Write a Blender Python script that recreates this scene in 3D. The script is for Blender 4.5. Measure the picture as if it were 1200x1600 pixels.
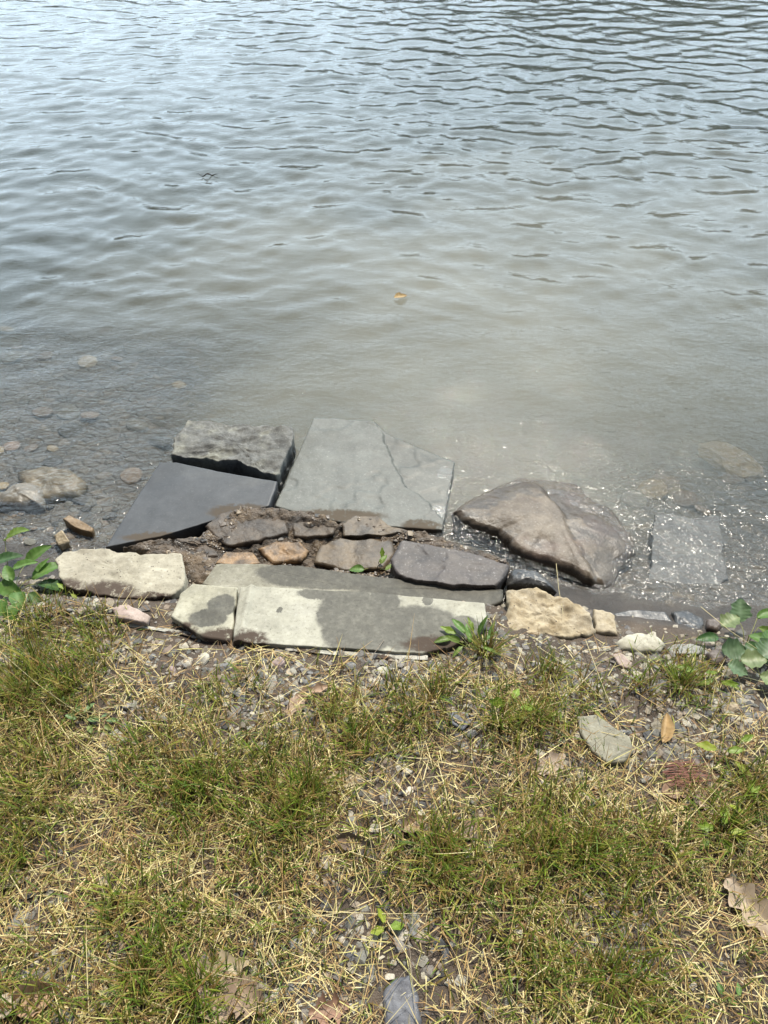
import bpy, bmesh, math, random
import numpy as np
from mathutils import Vector

for _o in list(bpy.data.objects):
    bpy.data.objects.remove(_o)
R = math.radians
SC = bpy.context.scene
COL = SC.collection
rng = np.random.default_rng(7)
random.seed(7)

# ------------------------------------------------------------------ camera, sky, sun, exposure
CAM_Z, PITCH, F = 1.80, R(45.0), 1209.0           # F: focal length in pixels of the 1200x1600 photograph
cam = bpy.data.cameras.new('camera')
cam_o = bpy.data.objects.new('camera', cam); COL.objects.link(cam_o)
cam_o.location = (0, 0, CAM_Z); cam_o.rotation_euler = (R(90) - PITCH, 0, 0)
cam.sensor_fit = 'VERTICAL'; cam.angle = 2 * math.atan(800 / F)
cam.clip_start = 0.02; cam.clip_end = 3000
SC.camera = cam_o

SUN_EL, SUN_AZ = R(60), R(14)                      # ahead of the viewer, a little to the right
w = bpy.data.worlds.new("World"); SC.world = w; w.use_nodes = True
nt = w.node_tree; nt.nodes.clear()
out = nt.nodes.new('ShaderNodeOutputWorld'); bg = nt.nodes.new('ShaderNodeBackground')
sky = nt.nodes.new('ShaderNodeTexSky'); sky.sky_type = 'NISHITA'; sky.sun_disc = False
sky.sun_elevation = SUN_EL; sky.sun_rotation = SUN_AZ
sky.air_density = 1.0; sky.dust_density = 2.5; sky.ozone_density = 1.0; sky.altitude = 100
# bright low cloud bank over the lake ahead, clearer blue overhead
tc = nt.nodes.new('ShaderNodeTexCoord'); cn = nt.nodes.new('ShaderNodeTexNoise'); sp_ = nt.nodes.new('ShaderNodeSeparateXYZ')
cn.inputs['Scale'].default_value = 4.5; cn.inputs['Detail'].default_value = 5; cn.inputs['Roughness'].default_value = .55
nt.links.new(tc.outputs['Generated'], sp_.inputs[0]); nt.links.new(tc.outputs['Generated'], cn.inputs['Vector'])
def wmath(op, a, b):
    nd = nt.nodes.new('ShaderNodeMath'); nd.operation = op
    for i_, v_ in enumerate((a, b)):
        if isinstance(v_, float): nd.inputs[i_].default_value = v_
        else: nt.links.new(v_, nd.inputs[i_])
    return nd.outputs[0]
def wrange(v, a, b, c, d):
    nd = nt.nodes.new('ShaderNodeMapRange'); nd.interpolation_type = 'SMOOTHSTEP'; nt.links.new(v, nd.inputs[0])
    for i_, x_ in enumerate((a, b, c, d)): nd.inputs[i_ + 1].default_value = x_
    return nd.outputs[0]
el = wmath('ADD', sp_.outputs[2], wmath('MULTIPLY', wmath('SUBTRACT', cn.outputs[0], .5), .6))
low = wrange(el, .98, .54, .0, 1.)
ahead = wrange(wmath('ADD', sp_.outputs[1], wmath('MULTIPLY', sp_.outputs[0], .45)), .05, .62, .02, 1.)
mx = nt.nodes.new('ShaderNodeMixRGB'); mx.inputs[2].default_value = (43.5, 53.0, 61.0, 1)
nt.links.new(wmath('MULTIPLY', low, ahead), mx.inputs[0]); nt.links.new(sky.outputs[0], mx.inputs[1])
nt.links.new(mx.outputs[0], bg.inputs[0]); bg.inputs[1].default_value = 0.055
nt.links.new(bg.outputs[0], out.inputs[0])
sun = bpy.data.lights.new('sun', 'SUN'); sun.energy = 5.0; sun.angle = R(.53); sun.color = (1, .94, .83)
sun_o = bpy.data.objects.new('sun', sun); COL.objects.link(sun_o)
sdir = Vector((math.cos(SUN_EL) * math.sin(SUN_AZ), math.cos(SUN_EL) * math.cos(SUN_AZ), math.sin(SUN_EL)))
sun_o.rotation_euler = sdir.to_track_quat('Z', 'Y').to_euler(); sun_o.location = (0, 5, 8)
SC.view_settings.view_transform = 'Standard'; SC.view_settings.look = 'None'
SC.view_settings.exposure = 0.33; SC.view_settings.gamma = 1
SC.view_settings.use_curve_mapping = False
SC.cycles.volume_bounces = 3; SC.cycles.max_bounces = 8; SC.cycles.transparent_max_bounces = 12
SC.cycles.sample_clamp_indirect = 4; SC.cycles.caustics_reflective = False; SC.cycles.caustics_refractive = False

# ------------------------------------------------------------------ noise and layout helpers
_perm = np.random.default_rng(3).permutation(4096); _val = np.random.default_rng(4).random(4096) * 2 - 1
def _h(ix, iy, iz): return _val[_perm[(_perm[(_perm[ix & 4095] + iy) & 4095] + iz) & 4095]]
def vnoise(x, y, z=0.):
    x, y, z = np.broadcast_arrays(np.asarray(x, float), np.asarray(y, float), np.asarray(z, float))
    ix, iy, iz = (np.floor(a).astype(int) for a in (x, y, z)); fx, fy, fz = x - ix, y - iy, z - iz
    s = lambda f: f * f * f * (f * (f * 6 - 15) + 10)
    u, v, q = s(fx), s(fy), s(fz); L = lambda a, b, t: a + (b - a) * t
    return L(L(L(_h(ix, iy, iz), _h(ix+1, iy, iz), u), L(_h(ix, iy+1, iz), _h(ix+1, iy+1, iz), u), v),
             L(L(_h(ix, iy, iz+1), _h(ix+1, iy, iz+1), u), L(_h(ix, iy+1, iz+1), _h(ix+1, iy+1, iz+1), u), v), q)
def fbm(x, y, z=0., o=4, g=.5):
    t, a, f, n = 0., 1., 1., 0.
    for k in range(o):
        t = t + a * vnoise(np.asarray(x) * f + 17.3 * k, np.asarray(y) * f - 9.1 * k, np.asarray(z) * f + 3.7 * k); n += a; a *= g; f *= 2.03
    return t / n
def sstep(a, b, x):
    t = np.clip((x - a) / (b - a), 0, 1); return t * t * (3 - 2 * t)

CP, SP = math.cos(PITCH), math.sin(PITCH)
def ray(px, py):
    a, b = (px - 600) / F, (800 - py) / F
    return np.array([a, CP + b * SP, -SP + b * CP])
def P(px, py, z=0.):                               # where the view line of a photo pixel meets height z
    d = ray(px, py); t = (z - CAM_Z) / d[2]; return np.array([d[0] * t, d[1] * t, z])

_ysx = [-6, -1.3, -.9, -.5, -.1, .25, .5, .9, 1.3, 6]; _ysy = [2.3, 1.62, 1.60, 1.60, 1.60, 1.58, 1.50, 1.42, 1.38, 1.2]
_tt = [-400, -8, -3.2, -1.6, -.7, -.25, 0, .10, .16, .25, .33, .45, .6, 1.3, 5, 30, 400]
_tz = [-1.9, -1.5, -1.05, -.60, -.30, -.11, 0, .030, .06, .105, .128, .148, .168, .212, .30, .9, 6]
def H(x, y, detail=True):
    x, y = np.asarray(x, float), np.asarray(y, float)
    t = np.interp(x, _ysx, _ysy) - y
    z = np.interp(t, _tt, _tz)
    shallow = 1 - .62 * sstep(-.35, -1.0, x) * sstep(-3.2, -1.2, t) - .25 * sstep(.5, 1.1, x) * sstep(-1.6, -.8, t)
    z = np.where(z < 0, z * shallow, z)
    z = z - .055 * np.exp(-((y - 1.43) / .065) ** 2) * sstep(-.56, -.46, x) * sstep(.42, .34, x) - .014 * np.exp(-((y - 1.22) / .07) ** 2) * sstep(-.56, -.48, x) * sstep(.34, .28, x)
    z = z + .036 * np.exp(-((x + .80) / .20) ** 2 - ((y - 1.30) / .055) ** 2)
    if detail:
        near = np.exp(-np.maximum(0, np.hypot(x, y - 1.5) - 2) * .5)
        z = z + near * (.016 * fbm(x * 3.1, y * 3.1, .3, 3) + .007 * fbm(x * 17, y * 17, 1.3, 3)) + (1 - near) * .02 * fbm(x * .6, y * .6, 2., 2)
    return z
def G(px, py, dz=0.):                              # where the view line of a photo pixel meets the ground
    z = .1
    for _ in range(12):
        p = P(px, py, z + dz); z = float(H(p[0], p[1]))
    p = P(px, py, z + dz); return p
def mpp(px, py):                                   # metres across one photo pixel at that spot of the ground
    p = G(px, py); return (p[1] * CP + (CAM_Z - p[2]) * SP) / F

# ------------------------------------------------------------------ object helpers
def tag(o, label=None, cat=None, group=None, kind=None):
    if label: o['label'] = label
    if cat: o['category'] = cat
    if group: o['group'] = group
    if kind or label: o['kind'] = kind or 'thing'
    return o
def make(name, V, Fc, mat, loc=(0, 0, 0), parent=None, smooth=True, col=None):
    me = bpy.data.meshes.new(name)
    if isinstance(Fc, np.ndarray):
        V = np.asarray(V, np.float32); n, k = Fc.shape
        me.vertices.add(len(V)); me.vertices.foreach_set('co', V.ravel())
        me.loops.add(n * k); me.loops.foreach_set('vertex_index', Fc.astype(np.int32).ravel())
        me.polygons.add(n); me.polygons.foreach_set('loop_start', np.arange(0, n * k, k, dtype=np.int32))
        me.update(calc_edges=True)
    else:
        me.from_pydata([tuple(map(float, v)) for v in V], [], [tuple(map(int, f)) for f in Fc]); me.update()
    me.polygons.foreach_set('use_smooth', np.full(len(me.polygons), smooth))
    if col is not None:
        a = me.color_attributes.new('Col', 'FLOAT_COLOR', 'POINT')
        c = np.ones((len(V), 4), np.float32); c[:, :3] = col; a.data.foreach_set('color', c.ravel())
    me.materials.append(mat)
    o = bpy.data.objects.new(name, me); COL.objects.link(o); o.location = loc
    if parent: o.parent = parent
    return o
def empty(name, loc):
    o = bpy.data.objects.new(name, None); COL.objects.link(o); o.location = loc; o.empty_display_size = .02; return o
def copy_obj(o, parent=None):
    c = o.copy(); COL.objects.link(c); c.parent = parent
    return c
def grid_faces(nr, nc, wrap=False):
    i = np.arange(nr - 1)[:, None]; j = np.arange(nc if wrap else nc - 1)[None]
    k = (j + 1) % nc
    return np.stack([i * nc + j, i * nc + k, (i + 1) * nc + k, (i + 1) * nc + j], -1).reshape(-1, 4)

# ------------------------------------------------------------------ material helpers
class Mat:
    def __init__(s, name):
        s.m = bpy.data.materials.new(name); s.m.use_nodes = True; s.t = s.m.node_tree; s.t.nodes.clear()
        s.o = s.n('OutputMaterial'); s._pos = None
    def n(s, ty, **k):
        nd = s.t.nodes.new('ShaderNode' + ty)
        for a, b in k.items(): setattr(nd, a, b)
        return nd
    def l(s, a, b): s.t.links.new(a, b)
    def set(s, sock, v):
        if isinstance(v, bpy.types.NodeSocket): s.l(v, sock)
        elif isinstance(v, (tuple, list)) and len(v) == 3 and sock.type == 'RGBA': sock.default_value = (*v, 1)
        else: sock.default_value = v
    def pos(s):
        if s._pos is None: s._pos = s.n('NewGeometry').outputs['Position']
        return s._pos
    def noise(s, scale, detail=4, rough=.55, vec=None, dist=0., off=None, col=False):
        nd = s.n('TexNoise'); v = vec if vec is not None else s.pos()
        if off is not None:
            a = s.n('VectorMath', operation='ADD'); s.l(v, a.inputs[0]); a.inputs[1].default_value = off; v = a.outputs[0]
        s.l(v, nd.inputs['Vector']); nd.inputs['Scale'].default_value = scale
        nd.inputs['Detail'].default_value = detail; nd.inputs['Roughness'].default_value = rough; nd.inputs['Distortion'].default_value = dist
        return nd.outputs['Color' if col else 0]
    def math(s, op, a, b=None, c=None, clamp=False):
        nd = s.n('Math', operation=op); nd.use_clamp = clamp
        for i, v in enumerate((a, b, c)):
            if v is not None: s.set(nd.inputs[i], v)
        return nd.outputs[0]
    def rng(s, v, a, b, c=0., d=1., smooth=True):
        nd = s.n('MapRange'); nd.interpolation_type = 'SMOOTHSTEP' if smooth else 'LINEAR'
        s.set(nd.inputs[0], v)
        for i, x in enumerate((a, b, c, d)): s.set(nd.inputs[i + 1], x)
        return nd.outputs[0]
    def mix(s, f, a, b, mode='MIX'):
        nd = s.n('MixRGB', blend_type=mode); s.set(nd.inputs[0], f); s.set(nd.inputs[1], a); s.set(nd.inputs[2], b); return nd.outputs[0]
    def ramp(s, v, stops):
        nd = s.n('ValToRGB'); s.set(nd.inputs[0], v); e = nd.color_ramp.elements
        while len(e) < len(stops): e.new(.5)
        for k, (p, c) in enumerate(stops): e[k].position = p; e[k].color = (*c, 1)
        return nd.outputs[0]
    def bump(s, h, strength, dist, normal=None):
        nd = s.n('Bump'); s.set(nd.inputs['Height'], h); nd.inputs['Strength'].default_value = strength; nd.inputs['Distance'].default_value = dist
        if normal is not None: s.l(normal, nd.inputs['Normal'])
        return nd.outputs[0]
    def bsdf(s, col, rough, normal=None, spec=.5):
        nd = s.n('BsdfPrincipled'); s.set(nd.inputs['Base Color'], col); s.set(nd.inputs['Roughness'], rough)
        s.set(nd.inputs['Specular IOR Level'], spec)
        if normal is not None: s.l(normal, nd.inputs['Normal'])
        s.l(nd.outputs[0], s.o.inputs[0]); return nd
    def blobs(s, spots, dist=.35, nscale=28., amp=.016):
        """0..1 mask of stains of a fixed place and ragged outline; spots are (x, y, rx, ry) in metres."""
        nz = s.noise(nscale, 6, .68, col=True)
        a = s.n('VectorMath', operation='SUBTRACT'); s.l(nz, a.inputs[0]); a.inputs[1].default_value = (.5, .5, .5)
        b = s.n('VectorMath', operation='SCALE'); s.l(a.outputs[0], b.inputs[0]); b.inputs[3].default_value = amp * 2
        c = s.n('VectorMath', operation='ADD'); s.l(b.outputs[0], c.inputs[0]); s.l(s.pos(), c.inputs[1])
        res = None
        for (x, y, rx, ry) in spots:
            d = s.n('VectorMath', operation='SUBTRACT'); s.l(c.outputs[0], d.inputs[0]); d.inputs[1].default_value = (x, y, 0)
            e = s.n('VectorMath', operation='MULTIPLY'); s.l(d.outputs[0], e.inputs[0]); e.inputs[1].default_value = (1 / rx, 1 / ry, 0)
            g = s.n('VectorMath', operation='LENGTH'); s.l(e.outputs[0], g.inputs[0])
            m = s.rng(g.outputs['Value'], 1 + dist * .25, 1 - dist * .25)
            res = m if res is None else s.math('MAXIMUM', res, m)
        return res

def stone_mat(name, c1, c2, scale=14, rough=.8, bump=.4, wet=None, wetk=.38, mud=None, mudc=(.06, .042, .03), speck=None, waterline=None, c3=None, fine=1., wetro=.5):
    m = Mat(name)
    f1 = m.noise(scale, 6, .6); f2 = m.noise(scale * 4.3, 5, .65, off=(3, 1, 7)); f3 = m.noise(130, 5, .7); f4 = m.noise(scale * .35, 5, .65, dist=1.2, off=(5, 8, 3))
    base = m.mix(m.rng(f1, .35, .66), c1, c2)
    if c3 is not None: base = m.mix(m.rng(m.noise(scale * .55, 4, .6, off=(9, 4, 2)), .5, .68), base, c3)
    base = m.mix(m.math('MULTIPLY', m.rng(f4, .5, .64), .4), base, m.mix(1., base, (.62, .6, .55), 'MULTIPLY'))
    base = m.mix(m.rng(f2, .3, .75), base, m.mix(.5, base, (.5, .5, .5), 'MULTIPLY'), 'MIX')
    base = m.mix(m.math('MULTIPLY', m.rng(f3, .54, .7), .6 * fine), base, m.mix(1., base, (.35, .33, .3), 'MULTIPLY'))
    base = m.mix(m.math('MULTIPLY', m.rng(f3, .44, .3), .45 * fine), base, m.mix(.5, base, (.6, .58, .54)))
    ro = rough
    if speck: # small dark pits
        vo = m.n('TexVoronoi'); m.l(m.pos(), vo.inputs['Vector']); vo.inputs['Scale'].default_value = speck
        base = m.mix(m.math('MULTIPLY', m.rng(vo.outputs['Distance'], .22, .12), m.rng(m.noise(30, 2), .5, .62)), base, (.06, .045, .035))
    wm = None
    if wet:
        w1 = m.blobs(wet, .42); w2 = m.blobs(wet, 1.6)
        wm = m.math('MAXIMUM', m.math('MULTIPLY', w1, m.rng(m.noise(60, 5, .65), .25, .6, .8, 1.)), m.math('MULTIPLY', w2, m.rng(m.noise(45, 4, .6), .35, .75, .0, .6)))
    if waterline is not None:
        sp = m.n('SeparateXYZ'); m.l(m.pos(), sp.inputs[0])
        z = m.math('ADD', sp.outputs[2], m.math('MULTIPLY', m.math('SUBTRACT', m.noise(25, 3), .5), .05))
        zz = m.rng(z, waterline + .008, waterline - .004); wm = zz if wm is None else m.math('MAXIMUM', wm, zz)
    if wm is not None:
        base = m.mix(wm, base, m.mix(1., base, (wetk, wetk * .98, wetk * .95), 'MULTIPLY'))
        ro = m.rng(wm, 0, 1, rough, wetro)
    if mud:
        mm = m.blobs(mud, .9, 60., .02)
        mm = m.math('MULTIPLY', mm, m.rng(m.noise(45, 5, .65), .30, .46))
        base = m.mix(mm, base, mudc); ro = m.rng(mm, 0, 1, ro, .9)
    h = m.math('ADD', m.math('MULTIPLY', f1, .5), m.math('ADD', m.math('MULTIPLY', f2, .35), m.math('MULTIPLY', f3, .25)))
    if wm is not None: pass
    m.bsdf(base, ro, m.bump(h, bump, .005), .35); return m.m

# ------------------------------------------------------------------ ground sheet (bank and lake bed)
def axis(lo, a, b, hi, d, grow=1.12):
    core = list(np.arange(a, b + d * .5, d)); s = d
    up = []; x = core[-1]
    while x < hi: s *= grow; x += s; up.append(min(x, hi))
    s = d; dn = []; x = core[0]
    while x > lo: s *= grow; x -= s; dn.append(max(x, lo))
    return np.array(dn[::-1] + core + up)
g = Mat('bank_soil')
nA = g.noise(9, 5, .6); nB = g.noise(70, 5, .65); nC = g.noise(420, 3, .6)
soil = g.ramp(nA, [(.25, (.034, .024, .017)), (.5, (.066, .047, .033)), (.75, (.12, .09, .064))])
soil = g.mix(g.rng(nC, .45, .75), soil, g.mix(.6, soil, (.17, .135, .10)))
sx = g.n('SeparateXYZ'); g.l(g.pos(), sx.inputs[0])
vo = g.n('TexVoronoi'); g.l(g.pos(), vo.inputs['Vector']); vo.inputs['Scale'].default_value = 26; vo.inputs['Randomness'].default_value = 1
vd = g.n('TexVoronoi'); vd.feature = 'DISTANCE_TO_EDGE'; g.l(g.pos(), vd.inputs['Vector']); vd.inputs['Scale'].default_value = 26
sc_ = g.n('SeparateColor'); g.l(vo.outputs['Color'], sc_.inputs[0])
bed = g.ramp(sc_.outputs[0], [(0., (.045, .04, .034)), (.45, (.085, .075, .06)), (.8, (.13, .105, .075)), (.97, (.24, .18, .11))])
bed = g.mix(g.rng(vd.outputs[0], .0, .07), (.04, .036, .03), bed)
bed = g.mix(.5, bed, (.042, .036, .026))
bed = g.mix(.45, bed, g.mix(g.rng(nA, .3, .7), (.05, .045, .036), (.12, .105, .08)))
z_n = g.math('ADD', sx.outputs[2], g.math('MULTIPLY', g.math('SUBTRACT', g.noise(14, 3), .5), .05))
under = g.rng(z_n, .015, -.02)
wet_ = g.rng(z_n, .07, .02)
soil = g.mix(wet_, soil, g.mix(1., soil, (.42, .42, .42), 'MULTIPLY'))
colr = g.mix(under, soil, bed)
hgt = g.math('ADD', g.math('MULTIPLY', nB, .6), g.math('ADD', g.math('MULTIPLY', nC, .35), g.math('MULTIPLY', g.math('MULTIPLY', g.rng(vd.outputs[0], 0, .25), under), .8)))
g.bsdf(colr, g.rng(wet_, 0, 1, .95, .42), g.bump(hgt, .9, .012))
gx = axis(-420, -1.9, 1.9, 420, .013); gy = axis(-300, 0., 4.2, 420, .013)
X, Y = np.meshgrid(gx, gy)
tag(make('ground', np.stack([X, Y, H(X, Y)], -1).reshape(-1, 3), grid_faces(len(gy), len(gx)), g.m), kind='structure')

# ------------------------------------------------------------------ water body
wm = Mat('lake_water')
pz = wm.n('Mapping'); wm.l(wm.pos(), pz.inputs[0]); pz.inputs['Scale'].default_value = (1., 1.9, 1.)
sxw = wm.n('SeparateXYZ'); wm.l(wm.pos(), sxw.inputs[0])
r1 = wm.noise(17, 3, .5, vec=pz.outputs[0], dist=.6); r2 = wm.noise(48, 3, .5, dist=.8)
near = wm.math('ADD', wm.rng(sxw.outputs[1], 3.6, 1.7), wm.math('MULTIPLY', wm.rng(sxw.outputs[1], 1.85, 1.5), .45))
hh = wm.math('ADD', wm.math('MULTIPLY', r1, wm.rng(sxw.outputs[1], 1.5, 3.6, .55, .12)), wm.math('MULTIPLY', wm.math('MULTIPLY', r2, near), .28))
bw = wm.bump(hh, 1., .016)
lw = wm.n('LayerWeight'); lw.inputs[0].default_value = .5; wm.l(bw, lw.inputs['Normal'])
fr = wm.math('ADD', wm.math('MULTIPLY', wm.math('POWER', lw.outputs['Facing'], 5), .98), .02)
gl = wm.n('BsdfGlossy'); wm.l(wm.rng(sxw.outputs[1], 2.4, 1.6, .012, .10), gl.inputs['Roughness']); wm.l(bw, gl.inputs['Normal'])
tr = wm.n('BsdfTransparent')
ms = wm.n('MixShader'); wm.l(fr, ms.inputs[0]); wm.l(tr.outputs[0], ms.inputs[1]); wm.l(gl.outputs[0], ms.inputs[2])
wm.l(ms.outputs[0], wm.o.inputs[0])
vs = wm.n('VolumePrincipled'); vs.inputs['Color'].default_value = (.17, .19, .17, 1); vs.inputs['Density'].default_value = 1.5
vs.inputs['Anisotropy'].default_value = .25
wm.l(vs.outputs[0], wm.o.inputs['Volume'])
def wave(x, y):
    r = np.random.default_rng(21)
    wx = x + .10 * fbm(x * 1.1, y * 1.1, 5., 2); wy = y + .10 * fbm(x * 1.1, y * 1.1, 9., 2)
    z = np.zeros_like(x)
    bands = [(.50, .0022, 9, .8, 1.), (.31, .0029, 14, .9, 1.), (.20, .0028, 18, 1.05, 1.), (.13, .0017, 18, 1.2, 1.), (.075, .0008, 18, 1.4, 0.)]
    for lam0, amp, n, spread, fr_ in bands:
        near0 = (.42 if lam0 < .25 else .32); fade = near0 + (fr_ - near0) * sstep(1.7, 3.4 + lam0 * 3, y)
        far = np.exp(-np.maximum(0, y - 12) / 30)
        mod = .55 + .9 * (.5 + .5 * fbm(x * .8 + lam0 * 31, y * .8, lam0 * 7, 2))
        zz = 0
        for k in range(n):
            th = R(-97) + r.normal() * spread * .55; lam = lam0 * math.exp(r.normal() * .22)
            kx, ky = math.cos(th) * 2 * math.pi / lam, math.sin(th) * 2 * math.pi / lam
            s = np.sin(kx * wx + ky * wy + r.random() * 6.28)
            zz = zz + s + .18 * (s * s - .5)
        z = z + zz * amp * .86 / math.sqrt(n) * fade * mod * far
    # small lapping ripples where the water meets the stones
    off = y - np.interp(x, _ysx, _ysy); zz = 0
    for k in range(22):
        th = r.uniform(0, 6.28); lam = r.uniform(.045, .10)
        zz = zz + np.sin(math.cos(th) * 6.283 / lam * (x + .03 * fbm(x * 6, y * 6, k, 2)) + math.sin(th) * 6.283 / lam * (y + .03 * fbm(x * 6, y * 6, k + 40., 2)) + r.random() * 6.28) * lam / .07
    z = z + zz / math.sqrt(22) * .0021 * np.exp(-((off + .01 - .06 * sstep(.6, .9, x)) / .07) ** 2) * (.35 + .65 * sstep(-.25, .3, fbm(x * 4, y * 4, 12., 2))) * (.55 + .45 * sstep(0., .5, x))
    return z
ax_ = axis(-420, -1.5, 1.5, 420, .011, 1.02)
a2 = [1.0]; d = .008
while a2[-1] < 420:
    a2.append(a2[-1] + d); d *= 1.004 if a2[-1] < 11 else 1.06
ay_ = np.array(a2)
X, Y = np.meshgrid(ax_, ay_); Z = wave(X, Y)
Vt = np.stack([X, Y, Z], -1).reshape(-1, 3); Ft = grid_faces(len(ay_), len(ax_))
nr, nc = X.shape; n0 = len(Vt)
loop = np.concatenate([np.arange(nc), np.arange(1, nr) * nc + nc - 1, (nr - 1) * nc + np.arange(nc - 2, -1, -1), np.arange(nr - 2, 0, -1) * nc])
Vb = Vt[loop].copy(); Vb[:, 2] = -6
k = len(loop); i = np.arange(k); j = (i + 1) % k
side = np.stack([loop[i], n0 + i, n0 + j, loop[j]], -1)
fl = [list(f) for f in side] + [list(range(n0 + k - 1, n0 - 1, -1))]
meW = bpy.data.meshes.new('water')
allF = np.concatenate([Ft, side]); V = np.concatenate([Vt, Vb]).astype(np.float32)
meW.vertices.add(len(V)); meW.vertices.foreach_set('co', V.ravel())
nq = len(allF); meW.loops.add(nq * 4 + k)
meW.loops.foreach_set('vertex_index', np.concatenate([allF.ravel(), np.arange(n0 + k - 1, n0 - 1, -1)]).astype(np.int32))
meW.polygons.add(nq + 1); meW.polygons.foreach_set('loop_start', np.arange(0, nq * 4 + 1, 4, dtype=np.int32))
meW.update(calc_edges=True); meW.polygons.foreach_set('use_smooth', np.full(nq + 1, True))
meW.materials.append(wm.m); wo = bpy.data.objects.new('water', meW); COL.objects.link(wo); tag(wo, kind='structure')

# silt stirred up off the slabs: a low cloud of murk lying on the lake bed, thinning out to nothing at its rim
sm = Mat('silt_murk'); sv = sm.n('VolumePrincipled'); sv.inputs['Color'].default_value = (.85, .805, .69, 1); sv.inputs['Density'].default_value = 2.2
sv.inputs['Anisotropy'].default_value = .2; sm.l(sv.outputs[0], sm.o.inputs['Volume'])
qx = np.linspace(-4.5, 6.5, 170); qy = np.linspace(1.25, 9.5, 150); X, Y = np.meshgrid(qx, qy)
cx = .45 + .24 * (Y - 1.7) - .18
dd = np.hypot(np.where(X < cx, .85, 1.) * (X - cx) / (1.55 + .58 * (Y - 1.6)), (Y - 2.3) / 4.8) + .16 * fbm(X * 1.3, Y * 1.3, 2., 3)
zt = -.035 - .03 * fbm(X * 3, Y * 3, 7., 3) - 1.1 * (.16 * sstep(.10, .7, dd) + .84 * sstep(.45, 1.8, dd) ** 1.2)
zt = np.minimum(zt, -.008); nq_ = X.size
V = np.concatenate([np.stack([X, Y, zt], -1).reshape(-1, 3), np.stack([X, Y, np.full_like(X, -2.2)], -1).reshape(-1, 3)])
gf = grid_faces(150, 170); nr, nc = X.shape
loop = np.concatenate([np.arange(nc), np.arange(1, nr) * nc + nc - 1, (nr - 1) * nc + np.arange(nc - 2, -1, -1), np.arange(nr - 2, 0, -1) * nc])
i = np.arange(len(loop)); j = (i + 1) % len(loop)
tag(make('silt_cloud', V, np.concatenate([gf, gf[:, ::-1] + nq_, np.stack([loop[i], nq_ + loop[i], nq_ + loop[j], loop[j]], -1)]), sm.m), 'pale cloud of silt stirred up in the water beyond the slabs', kind='stuff')

# ------------------------------------------------------------------ far shore: wooded hills that the ripples mirror
hm = Mat('hill_floor'); hm.bsdf(hm.mix(hm.noise(.05, 4), (.03, .045, .018), (.06, .075, .03)), .9)
hx = np.linspace(-420, 420, 90); hy = np.linspace(150, 420, 30); X, Y = np.meshgrid(hx, hy)
def hillz(x, y):
    return -2 + sstep(150, 235, y) * (22 + 34 * sstep(-70, 80, x) + 8 * fbm(x * .012, y * .012, 4., 3)) + sstep(148, 156, y) * 2.6
tag(make('hills', np.stack([X, Y, hillz(X, Y)], -1).reshape(-1, 3), grid_faces(30, 90), hm.m), kind='structure')
wl = Mat('far_foliage'); at = wl.n('VertexColor', layer_name='Col'); wl.bsdf(at.outputs[0], .7)
NT = 900; tx = rng.uniform(-400, 400, NT); ty = 152 + rng.random(NT) ** 1.6 * 120; tz = hillz(tx, ty)
Q = 46; th_ = rng.uniform(6, 11, NT); tr_ = th_ * rng.uniform(.28, .4, NT)
dirs = rng.normal(size=(NT, Q, 3)); dirs /= np.linalg.norm(dirs, axis=-1, keepdims=True); rad = rng.uniform(.6, 1.05, (NT, Q, 1))
cen = np.stack([tx, ty, tz + th_ * .55], -1)[:, None] + dirs * rad * np.stack([tr_, tr_, th_ * .46], -1)[:, None]
e1 = rng.normal(size=(NT, Q, 3)); e1 /= np.linalg.norm(e1, axis=-1, keepdims=True); e2 = np.cross(e1, dirs); e2 /= np.linalg.norm(e2, axis=-1, keepdims=True) + 1e-6
sz = rng.uniform(.7, 1.5, (NT, Q, 1))
V = np.stack([cen - e1 * sz - e2 * sz * .6, cen + e1 * sz - e2 * sz, cen + e1 * sz * .7 + e2 * sz, cen - e1 * sz + e2 * sz * .8], 2).reshape(-1, 3)
c = np.array([.028, .05, .016]) * rng.uniform(.6, 1.5, (NT, 1, 1, 1)) * rng.uniform(.7, 1.3, (NT, Q, 1, 1)) * np.ones((1, 1, 4, 1))
tag(make('far_wood', V, np.arange(len(V)).reshape(-1, 4), wl.m, col=c.reshape(-1, 3), smooth=False), 'dark green wood along the far shore mirrored in the ripples', kind='stuff')

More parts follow.
